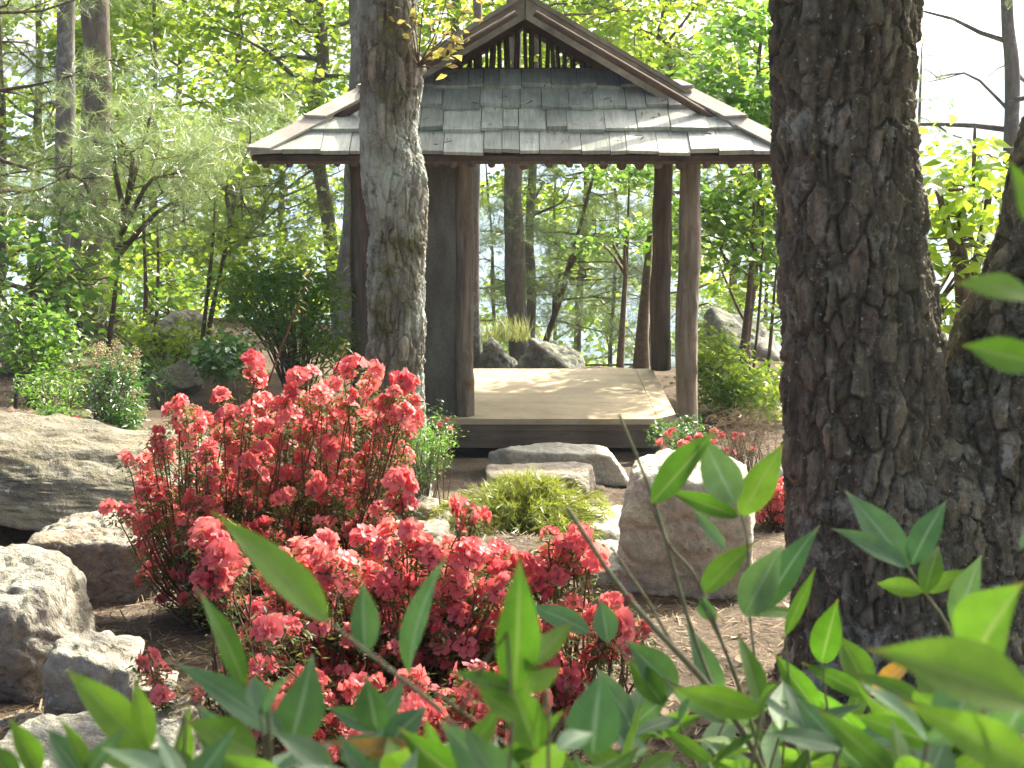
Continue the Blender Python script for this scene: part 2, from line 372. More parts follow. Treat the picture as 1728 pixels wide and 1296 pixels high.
GX, GY = np.meshgrid(gx, gy); GZ = ground_z(GX.ravel(), GY.ravel())
nx, ny = len(gx), len(gy)
ii = (np.arange(ny - 1)[:, None] * nx + np.arange(nx - 1)[None, :]).ravel()
GF = np.stack([ii, ii + 1, ii + nx + 1, ii + nx], -1)
m, n, out = mat_new('ground_soil'); ge = nd(n, 'NewGeometry'); p = ge.outputs['Position']
a = noise(n, p, 2.2, 6, .65); soil = ramp(n, a.outputs[0], [(.3, (.080, .060, .041)), (.7, (.185, .142, .098))]).outputs[0]
b = noise(n, p, 40, 6, .75); r = ramp(n, b.outputs[0], [(.3, (.5, .5, .5)), (.7, (1.4, 1.4, 1.4))]); soil = mixc(n, 1, soil, r.outputs[0], 'MULTIPLY')
sepp = nd(n, 'SeparateXYZ'); n.links.new(p, sepp.inputs[0])
fr = nd(n, 'MapRange', i_1=24., i_2=45.); n.links.new(sepp.outputs[1], fr.inputs[0])
w1 = noise(n, p, .012, 6, .6); wood = ramp(n, w1.outputs[0], [(.35, (.028, .05, .018)), (.65, (.075, .10, .035))]).outputs[0]
col = mixc(n, fr.outputs[0], soil, wood)
bs = nd(n, 'BsdfPrincipled', i_Roughness=.95); bs.inputs['Specular IOR Level'].default_value = .15; n.links.new(col, bs.inputs['Base Color'])
bm = nd(n, 'Bump', i_Strength=.9, i_Distance=.03); n.links.new(b.outputs[0], bm.inputs['Height']); n.links.new(bm.outputs[0], bs.inputs['Normal'])
n.links.new(bs.outputs[0], out.inputs[0]); M['soil'] = m
g = build('ground', np.stack([GX.ravel(), GY.ravel(), GZ], -1), GF, m, None, True); tag(g, kind='structure')

# ------------------------------------------------------------------ pavilion
XC = .12; YF = 15.5; YR = 18.15; HW = 1.54; DZ = .40
YE = 14.65; YER = 19.0; EW = 2.40; EZ = 2.875; PT = .579          # eaves: front, rear, half width, height, pitch
ZR = EZ + EW * PT; YB = YE + .80; YG = YE + 1.30
pav = empty('garden_pavilion', (XC, YF + 1.3, 0), 'open wooden garden pavilion with grey shingled hip-and-gable roof and plank deck', 'pavilion')
rng = np.random.default_rng(4)
def log_post(name, x, y, z0, z1, r, mat, bend=.02, seed=0, label=None, knots=4):
    zs = np.linspace(z0, z1, 7); rg = np.random.default_rng(seed)
    P = [(x + rg.uniform(-bend, bend), y + rg.uniform(-bend, bend), z) for z in zs]
    V, F, T, rd, c, rr = tube(P, [r * 1.06] + [r * rg.uniform(.92, 1.04) for _ in range(5)] + [r * .93], 56, 90)
    nb = len(rd); pv = V[:nb]
    d = .012 * fbm(np.stack([pv[:, 0] * 9, pv[:, 1] * 9, pv[:, 2] * 1.6], -1), 3, seed) + .004 * vnoise(np.stack([pv[:, 0] * 40, pv[:, 1] * 40, pv[:, 2] * 3], -1), seed)
    ang = np.arctan2(rd[:, 1], rd[:, 0])
    for k in range(5):
        a0 = rg.uniform(-2.9, -.2); za, zb_ = sorted(rg.uniform(z0, z1, 2)); gr = np.abs(ang - a0 - .12 * np.sin(pv[:, 2] * 2.2 + k)) * r
        d -= .009 * np.exp(-(gr / .005) ** 2) * sstep(za, za + .2, pv[:, 2]) * (1 - sstep(zb_ - .2, zb_ + .01, pv[:, 2]))
    for k in range(knots):
        kz = rg.uniform(z0 + .3, z1 - .2); th = rg.uniform(-2.6, -.5)
        kp = np.array([x + r * math.cos(th), y + r * math.sin(th), kz]); q = np.linalg.norm((pv - kp) / np.array([1, 1, 1.3]), axis=1)
        d += .018 * np.exp(-(q / .045) ** 2)
    V[:nb] += rd * d[:, None]
    o = build(name, V, [F, T], mat, pav, True)
    if label: o['label'] = label
    return o
GPF = gz(XC, YF) - .15
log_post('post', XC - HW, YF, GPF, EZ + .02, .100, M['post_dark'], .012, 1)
log_post('post', XC - .565, YF - .02, DZ, EZ + .02, .085, M['post'], .012, 12)
log_post('post', XC + HW, YF, GPF, EZ + .02, .103, M['post'], .018, 7, knots=7)
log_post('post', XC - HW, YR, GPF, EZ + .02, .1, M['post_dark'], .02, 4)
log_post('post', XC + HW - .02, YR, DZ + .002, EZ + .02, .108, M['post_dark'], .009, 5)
V, F = boxv(XC - HW + .06, XC - .60, YF - .03, YF + .10, DZ + .003, EZ - .02)
build('plaster_wall', V, F, M['stucco'], pav)
# top beams
for (xa, ya, xb, yb) in ((-HW - .25, YF, HW + .25, YF), (-HW - .25, YR, HW + .25, YR)):
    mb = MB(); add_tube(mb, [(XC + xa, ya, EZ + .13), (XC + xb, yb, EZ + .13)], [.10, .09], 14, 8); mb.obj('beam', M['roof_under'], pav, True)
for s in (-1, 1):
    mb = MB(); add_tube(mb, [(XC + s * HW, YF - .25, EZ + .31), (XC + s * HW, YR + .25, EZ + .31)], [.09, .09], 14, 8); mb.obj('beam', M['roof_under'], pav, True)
# deck: boards across the opening, a border board at each side, rim boards
DX0, DX1 = XC - HW + .10, XC + HW - .10
nb = 7; y0, y1 = YF - .17, YR + .06; wd = (y1 - y0) / nb
for k in range(nb):
    a, b = y0 + k * wd + .0012, y0 + (k + 1) * wd - .0012
    dz = rng.uniform(-.0006, .0006)
    V, F = boxv(DX0 + .2, DX1 - .19, a, b, DZ - .045, DZ + dz)
    build('deck_board', V, F, M['deck'], pav)
for x0, x1 in ((DX0, DX0 + .195), (DX1 - .185, DX1)):
    V, F = boxv(x0, x1, y0 + .004, y1 - .004, DZ - .045, DZ + .001); build('deck_border_board', V, F, M['deck'], pav)
V, F = boxv(DX0 - .01, DX1 + .012, YF - .215, YF - .166, DZ - .05, DZ + .003); build('deck_nosing', V, F, M['deck'], pav)
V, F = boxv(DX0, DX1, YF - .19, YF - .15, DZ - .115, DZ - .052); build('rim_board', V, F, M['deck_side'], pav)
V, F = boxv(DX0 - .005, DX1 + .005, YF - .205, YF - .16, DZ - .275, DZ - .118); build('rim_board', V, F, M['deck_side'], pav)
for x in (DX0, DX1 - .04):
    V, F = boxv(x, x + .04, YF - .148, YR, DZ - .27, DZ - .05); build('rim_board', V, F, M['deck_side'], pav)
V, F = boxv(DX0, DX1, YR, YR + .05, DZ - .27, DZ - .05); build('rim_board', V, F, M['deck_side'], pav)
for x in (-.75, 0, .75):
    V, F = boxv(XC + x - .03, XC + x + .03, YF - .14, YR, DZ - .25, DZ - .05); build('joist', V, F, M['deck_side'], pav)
# roof sheathing
def slab(poly, th, name):
    P = np.array(poly, dtype=float); k = len(P); V = np.vstack([P - [0, 0, th], P])
    me = bpy.data.meshes.new(name); faces = [list(range(k))[::-1], list(range(k, 2 * k))] + [[i, (i + 1) % k, k + (i + 1) % k, k + i] for i in range(k)]
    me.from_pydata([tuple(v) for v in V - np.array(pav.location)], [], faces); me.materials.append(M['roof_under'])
    return lnk(bpy.data.objects.new(name, me), pav)
h = .8 * PT; hg = 1.30 * PT
for s in (-1, 1):
    pts = [(XC + s * .0, YB, ZR), (XC + s * (EW - .8), YB, EZ + h), (XC + s * EW, YE, EZ), (XC + s * EW, YER, EZ), (XC + s * (EW - .8), YER - .8, EZ + h), (XC, YER - .8, ZR)]
    if s < 0: pts = pts[::-1]
    slab(pts, .045, 'roof_panel')
front_roof = slab([(XC - EW, YE, EZ), (XC + EW, YE, EZ), (XC + EW - 1.3, YG, EZ + hg), (XC - EW + 1.3, YG, EZ + hg)], .045, 'roof_panel')
slab([(XC - EW, YER, EZ), (XC - EW + 1.3, YER - 1.3, EZ + hg), (XC + EW - 1.3, YER - 1.3, EZ + hg), (XC + EW, YER, EZ)], .045, 'roof_panel')
# shingles
CP, SP = 1 / math.hypot(1, PT), PT / math.hypot(1, PT)
SL = 1.30 / CP; NCO = 4; EXPO = SL / NCO
def shingle(fr, ulo, uhi, s0, s1, lift0, lift1, th, dl=0, dr=0):
    """fr(u, s, h): point on a slope. ulo/uhi: (lower, upper) limits of u"""
    B = [fr(ulo[0], s0 - dl, lift0), fr(uhi[0], s0 - dr, lift0), fr(uhi[1], s1, lift1), fr(ulo[1], s1, lift1)]
    cu = rng.uniform(-.005, .009); cv = rng.uniform(-.005, .009); B[0] = fr(ulo[0], s0 - dl, lift0 + cu); B[1] = fr(uhi[0], s0 - dr, lift0 + cv)
    T = [fr(ulo[0], s0 - dl, lift0 + th + cu), fr(uhi[0], s0 - dr, lift0 + th + cv), fr(uhi[1], s1, lift1 + th * .5), fr(ulo[1], s1, lift1 + th * .5)]
    return hexa(B, T)
def front(u, s, hh): return (XC + u, YE + s * CP - hh * SP, EZ + s * SP + hh * CP)
mbs = None
for c in range(NCO):
    s0 = c * EXPO - (.035 if c == 0 else .02); s1 = min((c + 1) * EXPO + .10, SL - .005)
    lim0 = EW - max(s0, 0) * CP; lim1 = EW - s1 * CP
    u = -lim0 + rng.uniform(-.05, .02)
    while u < lim0:
        w = rng.choice([.15, .19, .23, .27, .31, .36], p=[.1, .2, .25, .2, .15, .1]) * rng.uniform(.9, 1.1)
        a, b = u + .002, u + w - .004; u += w
        lo = (max(a, -lim0), max(a, -lim1)); hi = (min(b, lim0), min(b, lim1))
        if hi[0] - lo[0] < .03: continue
        lo = (lo[0], min(lo[1], lim1 - .004)); hi = (hi[0], max(hi[1], -lim1 + .004))
        j = rng.normal(0, .016)
        V, F = shingle(front, lo, hi, s0, s1, .030 + abs(rng.normal(0, .004)), .004, rng.uniform(.030, .048), j + rng.normal(0, .006), j + rng.normal(0, .006))
        build('shingle', V, F, M['shingle'], pav).parent = front_roof
mb = MB()                                         # needles and scraps of leaf caught on the shingles
M['scrap'] = tint_mat('roof_litter', [(0, (.10, .065, .04)), (1, (.26, .20, .12))])
for k in range(80):
    s_ = rng.uniform(.05, 1.35); u_ = rng.uniform(-1, 1) * (EW - s_ * CP - .1); q = np.array(front(u_, s_, .075)); th_ = rng.uniform(0, 6.28); a_ = np.array([math.cos(th_), math.sin(th_) * CP, math.sin(th_) * SP]); b_ = np.array([-math.sin(th_), math.cos(th_) * CP, math.cos(th_) * SP]); l_ = rng.uniform(.015, .05); w_ = rng.choice([.0015, .003, .008])
    mb.add([q - a_ * l_ - b_ * w_, q + a_ * l_ - b_ * w_, q + a_ * l_ * .8 + b_ * w_ + [0, 0, .006], q - a_ * l_ * .8 + b_ * w_ + [0, 0, .004]], [[0, 1, 2, 3]], rng.uniform(0, 1))
rl = mb.obj('roof_litter', M['scrap'], pav); rl['kind'] = 'stuff'; rl.parent = front_roof
for s in (-1, 1):                                  # side slopes: seen on edge only
    def side(u, d, hh, s=s): return (XC + s * (EW - d * CP) + s * hh * SP, u, EZ + d * SP + hh * CP)
    mb = MB(); tot = EW / CP; nco = 8; ex = tot / nco
    for c in range(nco):
        s0 = c * ex - .03; s1 = min((c + 1) * ex + .09, tot - .004)
        def lims(d): 
            x = max(d, 0) * CP
            return (YE + min(x, .80), YER - min(x, .80))
        l0 = lims(s0); l1 = lims(s1); u = l0[0] - .03
        while u < l0[1]:
            w = rng.uniform(.15, .34); a, b = u + .003, u + w - .003; u += w
            lo = (max(a, l0[0] - .03), max(a, l1[0] - .03)); hi = (min(b, l0[1]), min(b, l1[1]))
            if hi[0] - lo[0] < .03 or hi[1] - lo[1] < .003: continue
            if s > 0: V, F = shingle(side, lo, hi, s0, s1, .022, .004, .026)
            else: V, F = shingle(side, (hi[0], hi[1]), (lo[0], lo[1]), s0, s1, .022, .004, .026)
            mb.add(V, F)
    o = mb.obj('side_shingles', M['shingle'], pav, False); o['kind'] = 'stuff'
# hip cap boards, front corners: one strip on the front slope and one on the side slope, in three lengths
for s in (-1, 1):
    cuts = [-.03, .42, .86, 1.06]
    for k in range(3):
        a, b = cuts[k], cuts[k + 1] + .05
        if k == 2: b = .98
        lift = .075 + .012 * k
        w = .17
        B = [];
        def hp(t, off, hh, s=s): return (XC + s * (EW - t - off * 1.0), YE + t - hh * SP, EZ + t * PT + hh * CP)
        P = [hp(a, 0, lift + .012), hp(a, w * 1.2, lift), hp(b, w * 1.2, lift - .02), hp(b, 0, lift - .008)]
        # inner edge slides along the slope at constant height
        th = .026
        Q = [(q[0], q[1] - th * SP, q[2] + th * CP) for q in P]
        if s > 0: P = P[::-1]; Q = Q[::-1]
        V, F = hexa(P, Q); build('hip_cap_board', V, F, M['hip_cap'], pav).parent = front_roof
        P = [hp(a, 0, lift + .0), hp(b, 0, lift - .02), (XC + s * (EW - b - .02), YE + b + w, EZ + b * PT + .06), (XC + s * (EW - a - .02), YE + a + w, EZ + a * PT + .06)]
        Q = [(q[0] + s * th * SP, q[1], q[2] + th * CP) for q in P]
        if s > 0: P = P[::-1]; Q = Q[::-1]
        V, F = hexa(P, Q); build('hip_cap_board', V, F, M['hip_cap'], pav).parent = front_roof
# bargeboards and their upper strips
for yb_, ysgn in ((YB, -1), (YER - .8, 1)):
    for s in (-1, 1):
        def bp(x, dz, y): return (XC + s * x, y, ZR - x * PT + dz)
        for nm, z0_, z1_, t0, t1, mt in (('bargeboard', -.185, .0, .004, .045, M['barge']), ('barge_strip', .004, .05, -.02, .075, M['barge'])):
            ya, yb2 = yb_ + ysgn * t0, yb_ + ysgn * t1
            xe = EW - .80 + (-.14 if nm == 'bargeboard' else -.08)
            P = [bp(.004, z0_, ya), bp(xe, z0_, ya), bp(xe, z0_, yb2), bp(.004, z0_, yb2)]
            Q = [bp(.004, z1_, ya), bp(xe, z1_, ya), bp(xe, z1_, yb2), bp(.004, z1_, yb2)]
            if s * ysgn > 0: P = P[::-1]; Q = Q[::-1]
            V, F = hexa(P, Q); build(nm, V, F, mt, pav)
V, F = boxv(XC - .05, XC + .05, YB - .085, YER - .73, ZR + .035, ZR + .075); build('ridge_board', V, F, M['barge'], pav)
mb = MB(); add_tube(mb, [(XC, YB + .02, ZR - .12), (XC, YER - .85, ZR - .12)], [.06, .06], 12, 4); mb.obj('ridge_pole', M['roof_under'], pav, True)
# gable sticks and sill
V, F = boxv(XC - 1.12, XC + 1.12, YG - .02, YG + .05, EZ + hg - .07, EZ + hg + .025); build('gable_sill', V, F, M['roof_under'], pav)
u = -.98
while u < .98:
    r = rng.uniform(.014, .030); top = ZR - abs(u) * PT - .045; bot = EZ + hg + .02
    if top - bot > .03:
        mb = MB(); l = rng.uniform(-.012, .012)
        add_tube(mb, [(XC + u, YG + .02, bot), (XC + u + l + rng.uniform(-.006, .006), YG + .02, (top + bot) / 2), (XC + u + l, YG + .02, top + .03)], [r, r * .95, r * .85], 8, 5)
        mb.obj('gable_stick', M['roof_under'], pav, True)
    u += r * 2 + rng.choice([.004, .015, .028, .036])
for s in (-1, 1):                                  # inner rafters framing the lattice
    def gp(x, dz, y, s=s): return (XC + s * x, y, ZR - x * PT + dz)
    ya, yb2 = YG - .055, YG - .01
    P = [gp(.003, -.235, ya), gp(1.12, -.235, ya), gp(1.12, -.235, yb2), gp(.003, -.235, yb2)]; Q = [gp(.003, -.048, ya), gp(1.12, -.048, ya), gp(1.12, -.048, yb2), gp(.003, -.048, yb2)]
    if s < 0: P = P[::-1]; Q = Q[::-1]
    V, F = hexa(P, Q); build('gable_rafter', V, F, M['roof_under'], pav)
# round rafter poles showing below the front eave, and the eave board
V, F = boxv(XC - EW + .04, XC + EW - .04, YE + .035, YE + .065, EZ - .075, EZ - .027); build('eave_board', V, F, M['red_wood'], pav)
u = -EW + .12
while u < EW - .08:
    r = rng.uniform(.028, .046); d0, d1 = .02, min(1.25, EW - abs(u) + .0)
    d1 = max(d1, .12)
    mb = MB(); off = .05 + r
    add_tube(mb, [(XC + u, YE + d0, EZ + d0 * PT - off * 1.1), (XC + u + rng.uniform(-.02, .02), YE + d1, EZ + d1 * PT - off * 1.1)], [r, r * .9], 10, 4)
    mb.obj('rafter_pole', M['red_wood'], pav, True)
    u += rng.uniform(.13, .24)
for s in (-1, 1):
    for y in np.arange(YE + .5, YER - .4, .42):
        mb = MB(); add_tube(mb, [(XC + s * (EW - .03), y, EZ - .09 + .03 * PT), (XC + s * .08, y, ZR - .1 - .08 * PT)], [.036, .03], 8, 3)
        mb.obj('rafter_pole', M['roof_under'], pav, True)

# ------------------------------------------------------------------ rocks
def ico(sub):
    import bmesh
    bm = bmesh.new(); bmesh.ops.create_icosphere(bm, subdivisions=sub, radius=1)
    V = np.array([v.co for v in bm.verts]); F = np.array([[v.index for v in f.verts] for f in bm.faces]); bm.free(); return V, F
ICO = {k: ico(k) for k in (4, 5, 6)}
def rock(name, label, c, half, seed, mat, style='boulder', rot=0., tilt=(0, 0), sub=5, group=None, rough=1.0, strata=0., cat='rock'):
    """faceted stone: a ball cut by random planes, then worn and roughened; half: half sizes in metres"""
    rg = np.random.default_rng(seed); D, F = ICO[sub]
    n = nrm(rg.normal(size=(13 if style == 'boulder' else 9, 3))); hgt = rg.uniform(.74, 1.0, len(n))
    if style in ('slab', 'block'):
        ax = np.array([[1, 0, 0], [-1, 0, 0], [0, 1, 0], [0, -1, 0], [0, 0, 1], [0, 0, -1]], dtype=float)
        ax = nrm(ax + rg.normal(size=ax.shape) * (.10 if style == 'block' else .13)); n = np.vstack([n, ax]); hgt = np.concatenate([hgt + .28, rg.uniform(.78, .9, 6)])
    q = np.clip(D @ n.T, .02, None) / hgt
    k = 24. if style != 'boulder' else 15.
    rr = 1 / (np.sum(q ** k, axis=1) ** (1 / k))
    V = D * rr[:, None]
    V = V / np.abs(V).max(axis=0)
    f = np.array(half); P = V * f
    P = P + nrm(V) * (np.min(f) * .10 * rough * fbm(P * (1.1 / np.min(f)) + seed, 3, seed))[:, None]
    P = P + nrm(V) * (np.min(f) * .05 * rough * (np.abs(fbm(P * (2.6 / np.min(f)) + seed, 3, seed + 5)) - .4))[:, None]
    P = P + nrm(V) * (.010 * rough * fbm(P * 14 + seed, 3, seed + 9))[:, None]
    for q_, (fs, dp) in enumerate(((.9, .07), (1.7, .05), (3.2, .03))):     # cracks and chipped ledges
        nn = fbm(P * np.array([1, 1, 1.8]) * (fs / np.min(f)) + seed * 3 + q_ * 9, 2, seed + 20 + q_)
        P = P - nrm(V) * (np.min(f) * dp * rough * np.exp(-(nn / .045) ** 2))[:, None]
        P = P + nrm(V) * (np.min(f) * dp * .5 * rough * sstep(-.03, .03, nn))[:, None]
    P = P + nrm(V) * (.006 * rough * fbm(P * 38 + seed, 2, seed + 11))[:, None]
    if strata: P[:, :2] *= 1 + (strata * vnoise(np.stack([P[:, 0] * 1.2, P[:, 1] * 1.2, P[:, 2] * 16], -1), seed))[:, None]
    Rm = np.array((Matrix.Rotation(rot, 3, 'Z') @ Matrix.Rotation(tilt[0], 3, 'X') @ Matrix.Rotation(tilt[1], 3, 'Y')))
    o = bpy.data.objects.new(name, meshdata(name, P @ Rm.T, F, mat, True)); o.location = c; lnk(o)
    return tag(o, label, cat, group)
def rockpx(name, label, pl, pr, pt, pb, Y, depth, seed, mat, style='boulder', sink=.12, snap=True, **kw):
    """stone whose near face spans the pixels at distance Y; depth and sink in metres"""
    if snap:
        ys = np.linspace(max(2.5, Y - 3), Y + 4, 700); zz = np.array([at((pl + pr) / 2, pb, t).z for t in ys]); xx = np.array([at((pl + pr) / 2, pb, t).x for t in ys])
        k = np.argmin(abs(zz - ground_z(xx, ys))); Y = float(ys[k])
    c = at((pl + pr) / 2, (pt + pb) / 2, Y); s = scale_at(c); hx = (pr - pl) / 2 / s
    ang = (CAMZ - c.z) / Y; hz = max((pb - pt) / s - depth * ang * .45, (pb - pt) / s * .45)
    zb = at((pl + pr) / 2, pb, Y).z
    return rock(name, label, (c.x, Y + depth / 2, zb + hz / 2 - sink / 2), (hx, depth / 2, hz / 2 + sink / 2), seed, mat, style, **kw)
GR = 'garden rocks'
rockpx('boulder', 'big upright pale boulder beside the stone steps, right of the path', 1055, 1290, 752, 1015, 7.0, .62, 21, M['rock_pale'], 'block', .12, sub=6, rough=.8, rot=R(-6))
rockpx('stone_step', 'grey stone step slab lying right below the deck edge', 822, 1066, 750, 808, 14.1, .62, 31, M['rock_pale'], 'slab', .12, rough=.8)
rockpx('stone_step', 'thin flat stone slab in the soil, between the top step and the feathery shrub', 818, 1020, 790, 826, 13.1, .5, 32, M['rock_tan'], 'slab', .1, rough=.6)
rockpx('stone_step', 'tan stone step block half hidden behind the upright boulder', 925, 1085, 866, 920, 10.2, .6, 33, M['rock_pale'], 'slab', .12, rough=.6)
rockpx('stone_step', 'low grey stone step touching the left foot of the upright boulder', 960, 1080, 930, 958, 8.9, .45, 34, M['rock_grey'], 'slab', .1, rough=.6)
rockpx('stone', 'small sunlit flaky stone below the grey step', 985, 1058, 945, 988, 7.7, .25, 35, M['rock_pale'], 'slab', .08, rough=1.2, strata=.06)
rockpx('flat_rock', 'long pale flat rock showing behind the red azalea, left of the feathery shrub', 622, 766, 880, 935, 8.2, .45, 41, M['rock_tan'], 'slab', .1, rough=.8)
rockpx('stone', 'rounded pale stone resting on the flat rock beside the feathery shrub', 718, 776, 858, 898, 8.75, .24, 42, M['rock_tan'], 'boulder', .08, sub=4)
rockpx('stone', 'pointed tan stone next to the rounded one, above the flat rock', 696, 742, 845, 888, 9.1, .26, 43, M['rock_tan'], 'block', .08, sub=4)
rockpx('stone', 'pale grey stone poking out between the azaleas and the feathery shrub', 806, 874, 920, 978, 6.9, .26, 44, M['rock_pale'], 'boulder', .08)
rock('slab_rock', 'huge tilted slab ledge with mossy top and dark hollow underneath', (-2.66, 7.85, 1.69), (1.38, .62, .16), 52, M['rock_slab'], 'slab', R(-7), (R(3), R(5)), 6, None, 1.0, .03)
rock('ledge_rock', 'dark rock in the shadow under the huge slab ledge', (-2.95, 8.35, 1.25), (1.15, .5, .30), 53, M['rock_grey'], 'block', R(4), (0, 0), 5)
rockpx('boulder', 'brown block boulder with flat top under the slab ledge, left of the red azalea', 30, 262, 868, 1020, 6.2, .55, 54, M['rock_tan'], 'block', .12, sub=6, rough=.7, rot=R(4))
rockpx('boulder', 'large lichen-covered boulder cut by the left edge', -200, 108, 935, 1185, 4.95, .6, 55, M['rock_lichen'], 'block', .12, sub=6, rough=.75)
rockpx('stone', 'small round stone wedged between the lichen boulder and the grey stone with a white vein', 72, 142, 1018, 1078, 4.95, .22, 56, M['rock_tan'], 'boulder', .1)
rockpx('stone', 'pointed grey stone with a white vein, below the small round stone', 36, 208, 1066, 1240, 4.55, .26, 57, M['rock_grey'], 'block', .12, rough=.9, sub=5, tilt=(0, R(12)))
rockpx('stone', 'layered flat stone beside the pointed grey stone', 165, 290, 1138, 1192, 4.5, .18, 58, M['rock_grey'], 'slab', .06, sub=5, strata=.05)
rockpx('stone', 'squat stone at the foot of the pointed grey stone', 108, 232, 1172, 1262, 4.3, .2, 59, M['rock_grey'], 'boulder', .06, sub=5)
rockpx('stone', 'layered brown stone beneath the lone azalea blossoms', 240, 326, 1190, 1262, 4.25, .18, 60, M['rock_tan'], 'slab', .06, sub=5, strata=.06)
rockpx('stone', 'brown stone at the left edge below the lichen boulder', -60, 66, 1180, 1250, 4.3, .25, 61, M['rock_tan'], 'boulder', .06, sub=5)
rockpx('flat_rock', 'lichen-crusted flat rock in the bottom left corner behind leaves', -120, 385, 1228, 1380, 3.35, .45, 62, M['rock_lichen'], 'slab', .1, snap=False, sub=6, rough=.9)
rockpx('boulder', 'rounded mossy boulder seen past the deck, larger of two', 876, 992, 560, 640, 21.0, .8, 71, M['rock_moss'], 'boulder', .5, snap=False, sub=5)
rockpx('boulder', 'mossy boulder heap seen past the deck beside the inner post', 790, 888, 566, 645, 21.2, .7, 72, M['rock_moss'], 'boulder', .5, snap=False, sub=5, rough=1.5)
rockpx('boulder', 'tan rock behind the white-flowered shrub, under the leaning saplings', 262, 336, 608, 668, 14.5, .5, 73, M['rock_tan'], 'boulder', .12)
rockpx('boulder', 'big shaded grey rock among the thin saplings', 205, 385, 520, 640, 18.5, 1.0, 74, M['rock_grey'], 'boulder', .2)
rockpx('boulder', 'grey boulder behind leaves at the left edge', -60, 96, 505, 640, 18, 1.0, 75, M['rock_grey'], 'boulder', .2)
rockpx('boulder', 'large grey-green rock beyond the pavilion, right of the front post', 1165, 1330, 525, 640, 24, 1.4, 76, M['rock_moss'], 'boulder', .4, snap=False)
rockpx('stone', 'dark stone between the upright boulder and the oak', 1296, 1345, 774, 840, 9.6, .3, 77, M['rock_grey'], 'boulder', .1, sub=4)
rockpx('flat_rock', 'pale flat rock behind the top of the tall azalea', 360, 520, 700, 735, 10.2, .5, 78, M['rock_tan'], 'slab', .1)
# ------------------------------------------------------------------ trunks with modelled bark
def pxpath(pts, Y):
    return np.array([tuple(at(px, py, Y)) for px, py in pts])
def bark_relief(V, sc, seed, amp, zst=.38):
    """plates and furrows of old bark as a displacement in metres"""
    w = np.stack([fbm(V * 3.1 * sc, 2, seed), fbm(V * 3.1 * sc + 7, 2, seed + 3), 0 * V[:, 0]], -1) * .10
    q = (V + w / sc * .22) * sc * np.array([1, 1, zst]) * 22
    f1, f2, cid, sl_ = worley(q, seed, True)
    crack = sstep(.015, .13, f2 - f1)
    q2 = (V + w / sc * .4) * sc * np.array([1, 1, .6]) * 52
    g1, g2, cid2 = worley(q2, seed + 40)
    furrow = sstep(.0, .22, np.abs(vnoise((V + w * .3) * sc * np.array([1, 1, .12]) * 15, seed + 70)))
    tn_ = np.clip(.15 + .55 * cid + .3 * cid2 * crack, 0, 1)
    return amp * (crack * (.45 + .5 * cid + .35 * sl_) + .45 * furrow - .8 + .22 * sstep(.0, .2, g2 - g1) * (cid2 + .3) + .22 * vnoise(V * sc * np.array([1, 1, .5]) * 90, seed) + .12 * vnoise(V * sc * 160, seed + 5)), tn_
def tube_grid(P, rad, sides, n):
    V, F, T, rd, c, r = tube(P, rad, sides, n, False)
    return V, F, rd, c, r
def seg_sdf(V, c, r):
    d = np.full(len(V), 9.)
    for i in range(len(c) - 1):
        a, b = c[i], c[i + 1]; ab = b - a; t = np.clip(((V - a) @ ab) / (ab @ ab), 0, 1)
        d = np.minimum(d, np.linalg.norm(V - (a + t[:, None] * ab), axis=1) - (r[i] + t * (r[i + 1] - r[i])))
    return d
# the forked oak: two stems blended into one foot
OY = 4.5
A_px = [(1428, -1500), (1424, -700), (1425, -220), (1425, 0), (1421, 200), (1437, 400), (1455, 600), (1464, 800), (1484, 1000), (1500, 1200), (1500, 1420)]
A_r = np.array([85, 98, 108, 113, 108, 116, 126, 134, 146, 172, 215]) / 606
B_px = [(2190, -1500), (2070, -700), (1956, -220), (1905, 0), (1822, 300), (1788, 450), (1726, 600), (1668, 800), (1640, 1000), (1625, 1200), (1625, 1420)]
B_r = np.array([80, 92, 100, 104, 106, 107, 112, 130, 146, 172, 215]) / 606
oak = empty('oak_tree', tuple(at(1550, 1300, OY)), 'massive dark oak with forked trunk and deeply furrowed bark in the foreground', 'tree')
PA, PB = pxpath(A_px, OY), pxpath(B_px, OY + .06)
ca, cb_ = catmull(PA, 40), catmull(PB, 40)
ra = np.interp(np.linspace(0, 1, 40), np.linspace(0, 1, len(A_r)), A_r); rb = np.interp(np.linspace(0, 1, 40), np.linspace(0, 1, len(B_r)), B_r)
def smin(a, b, k):
    h = np.clip(.5 + .5 * (b - a) / k, 0, 1); return b * (1 - h) + a * h - k * h * (1 - h)
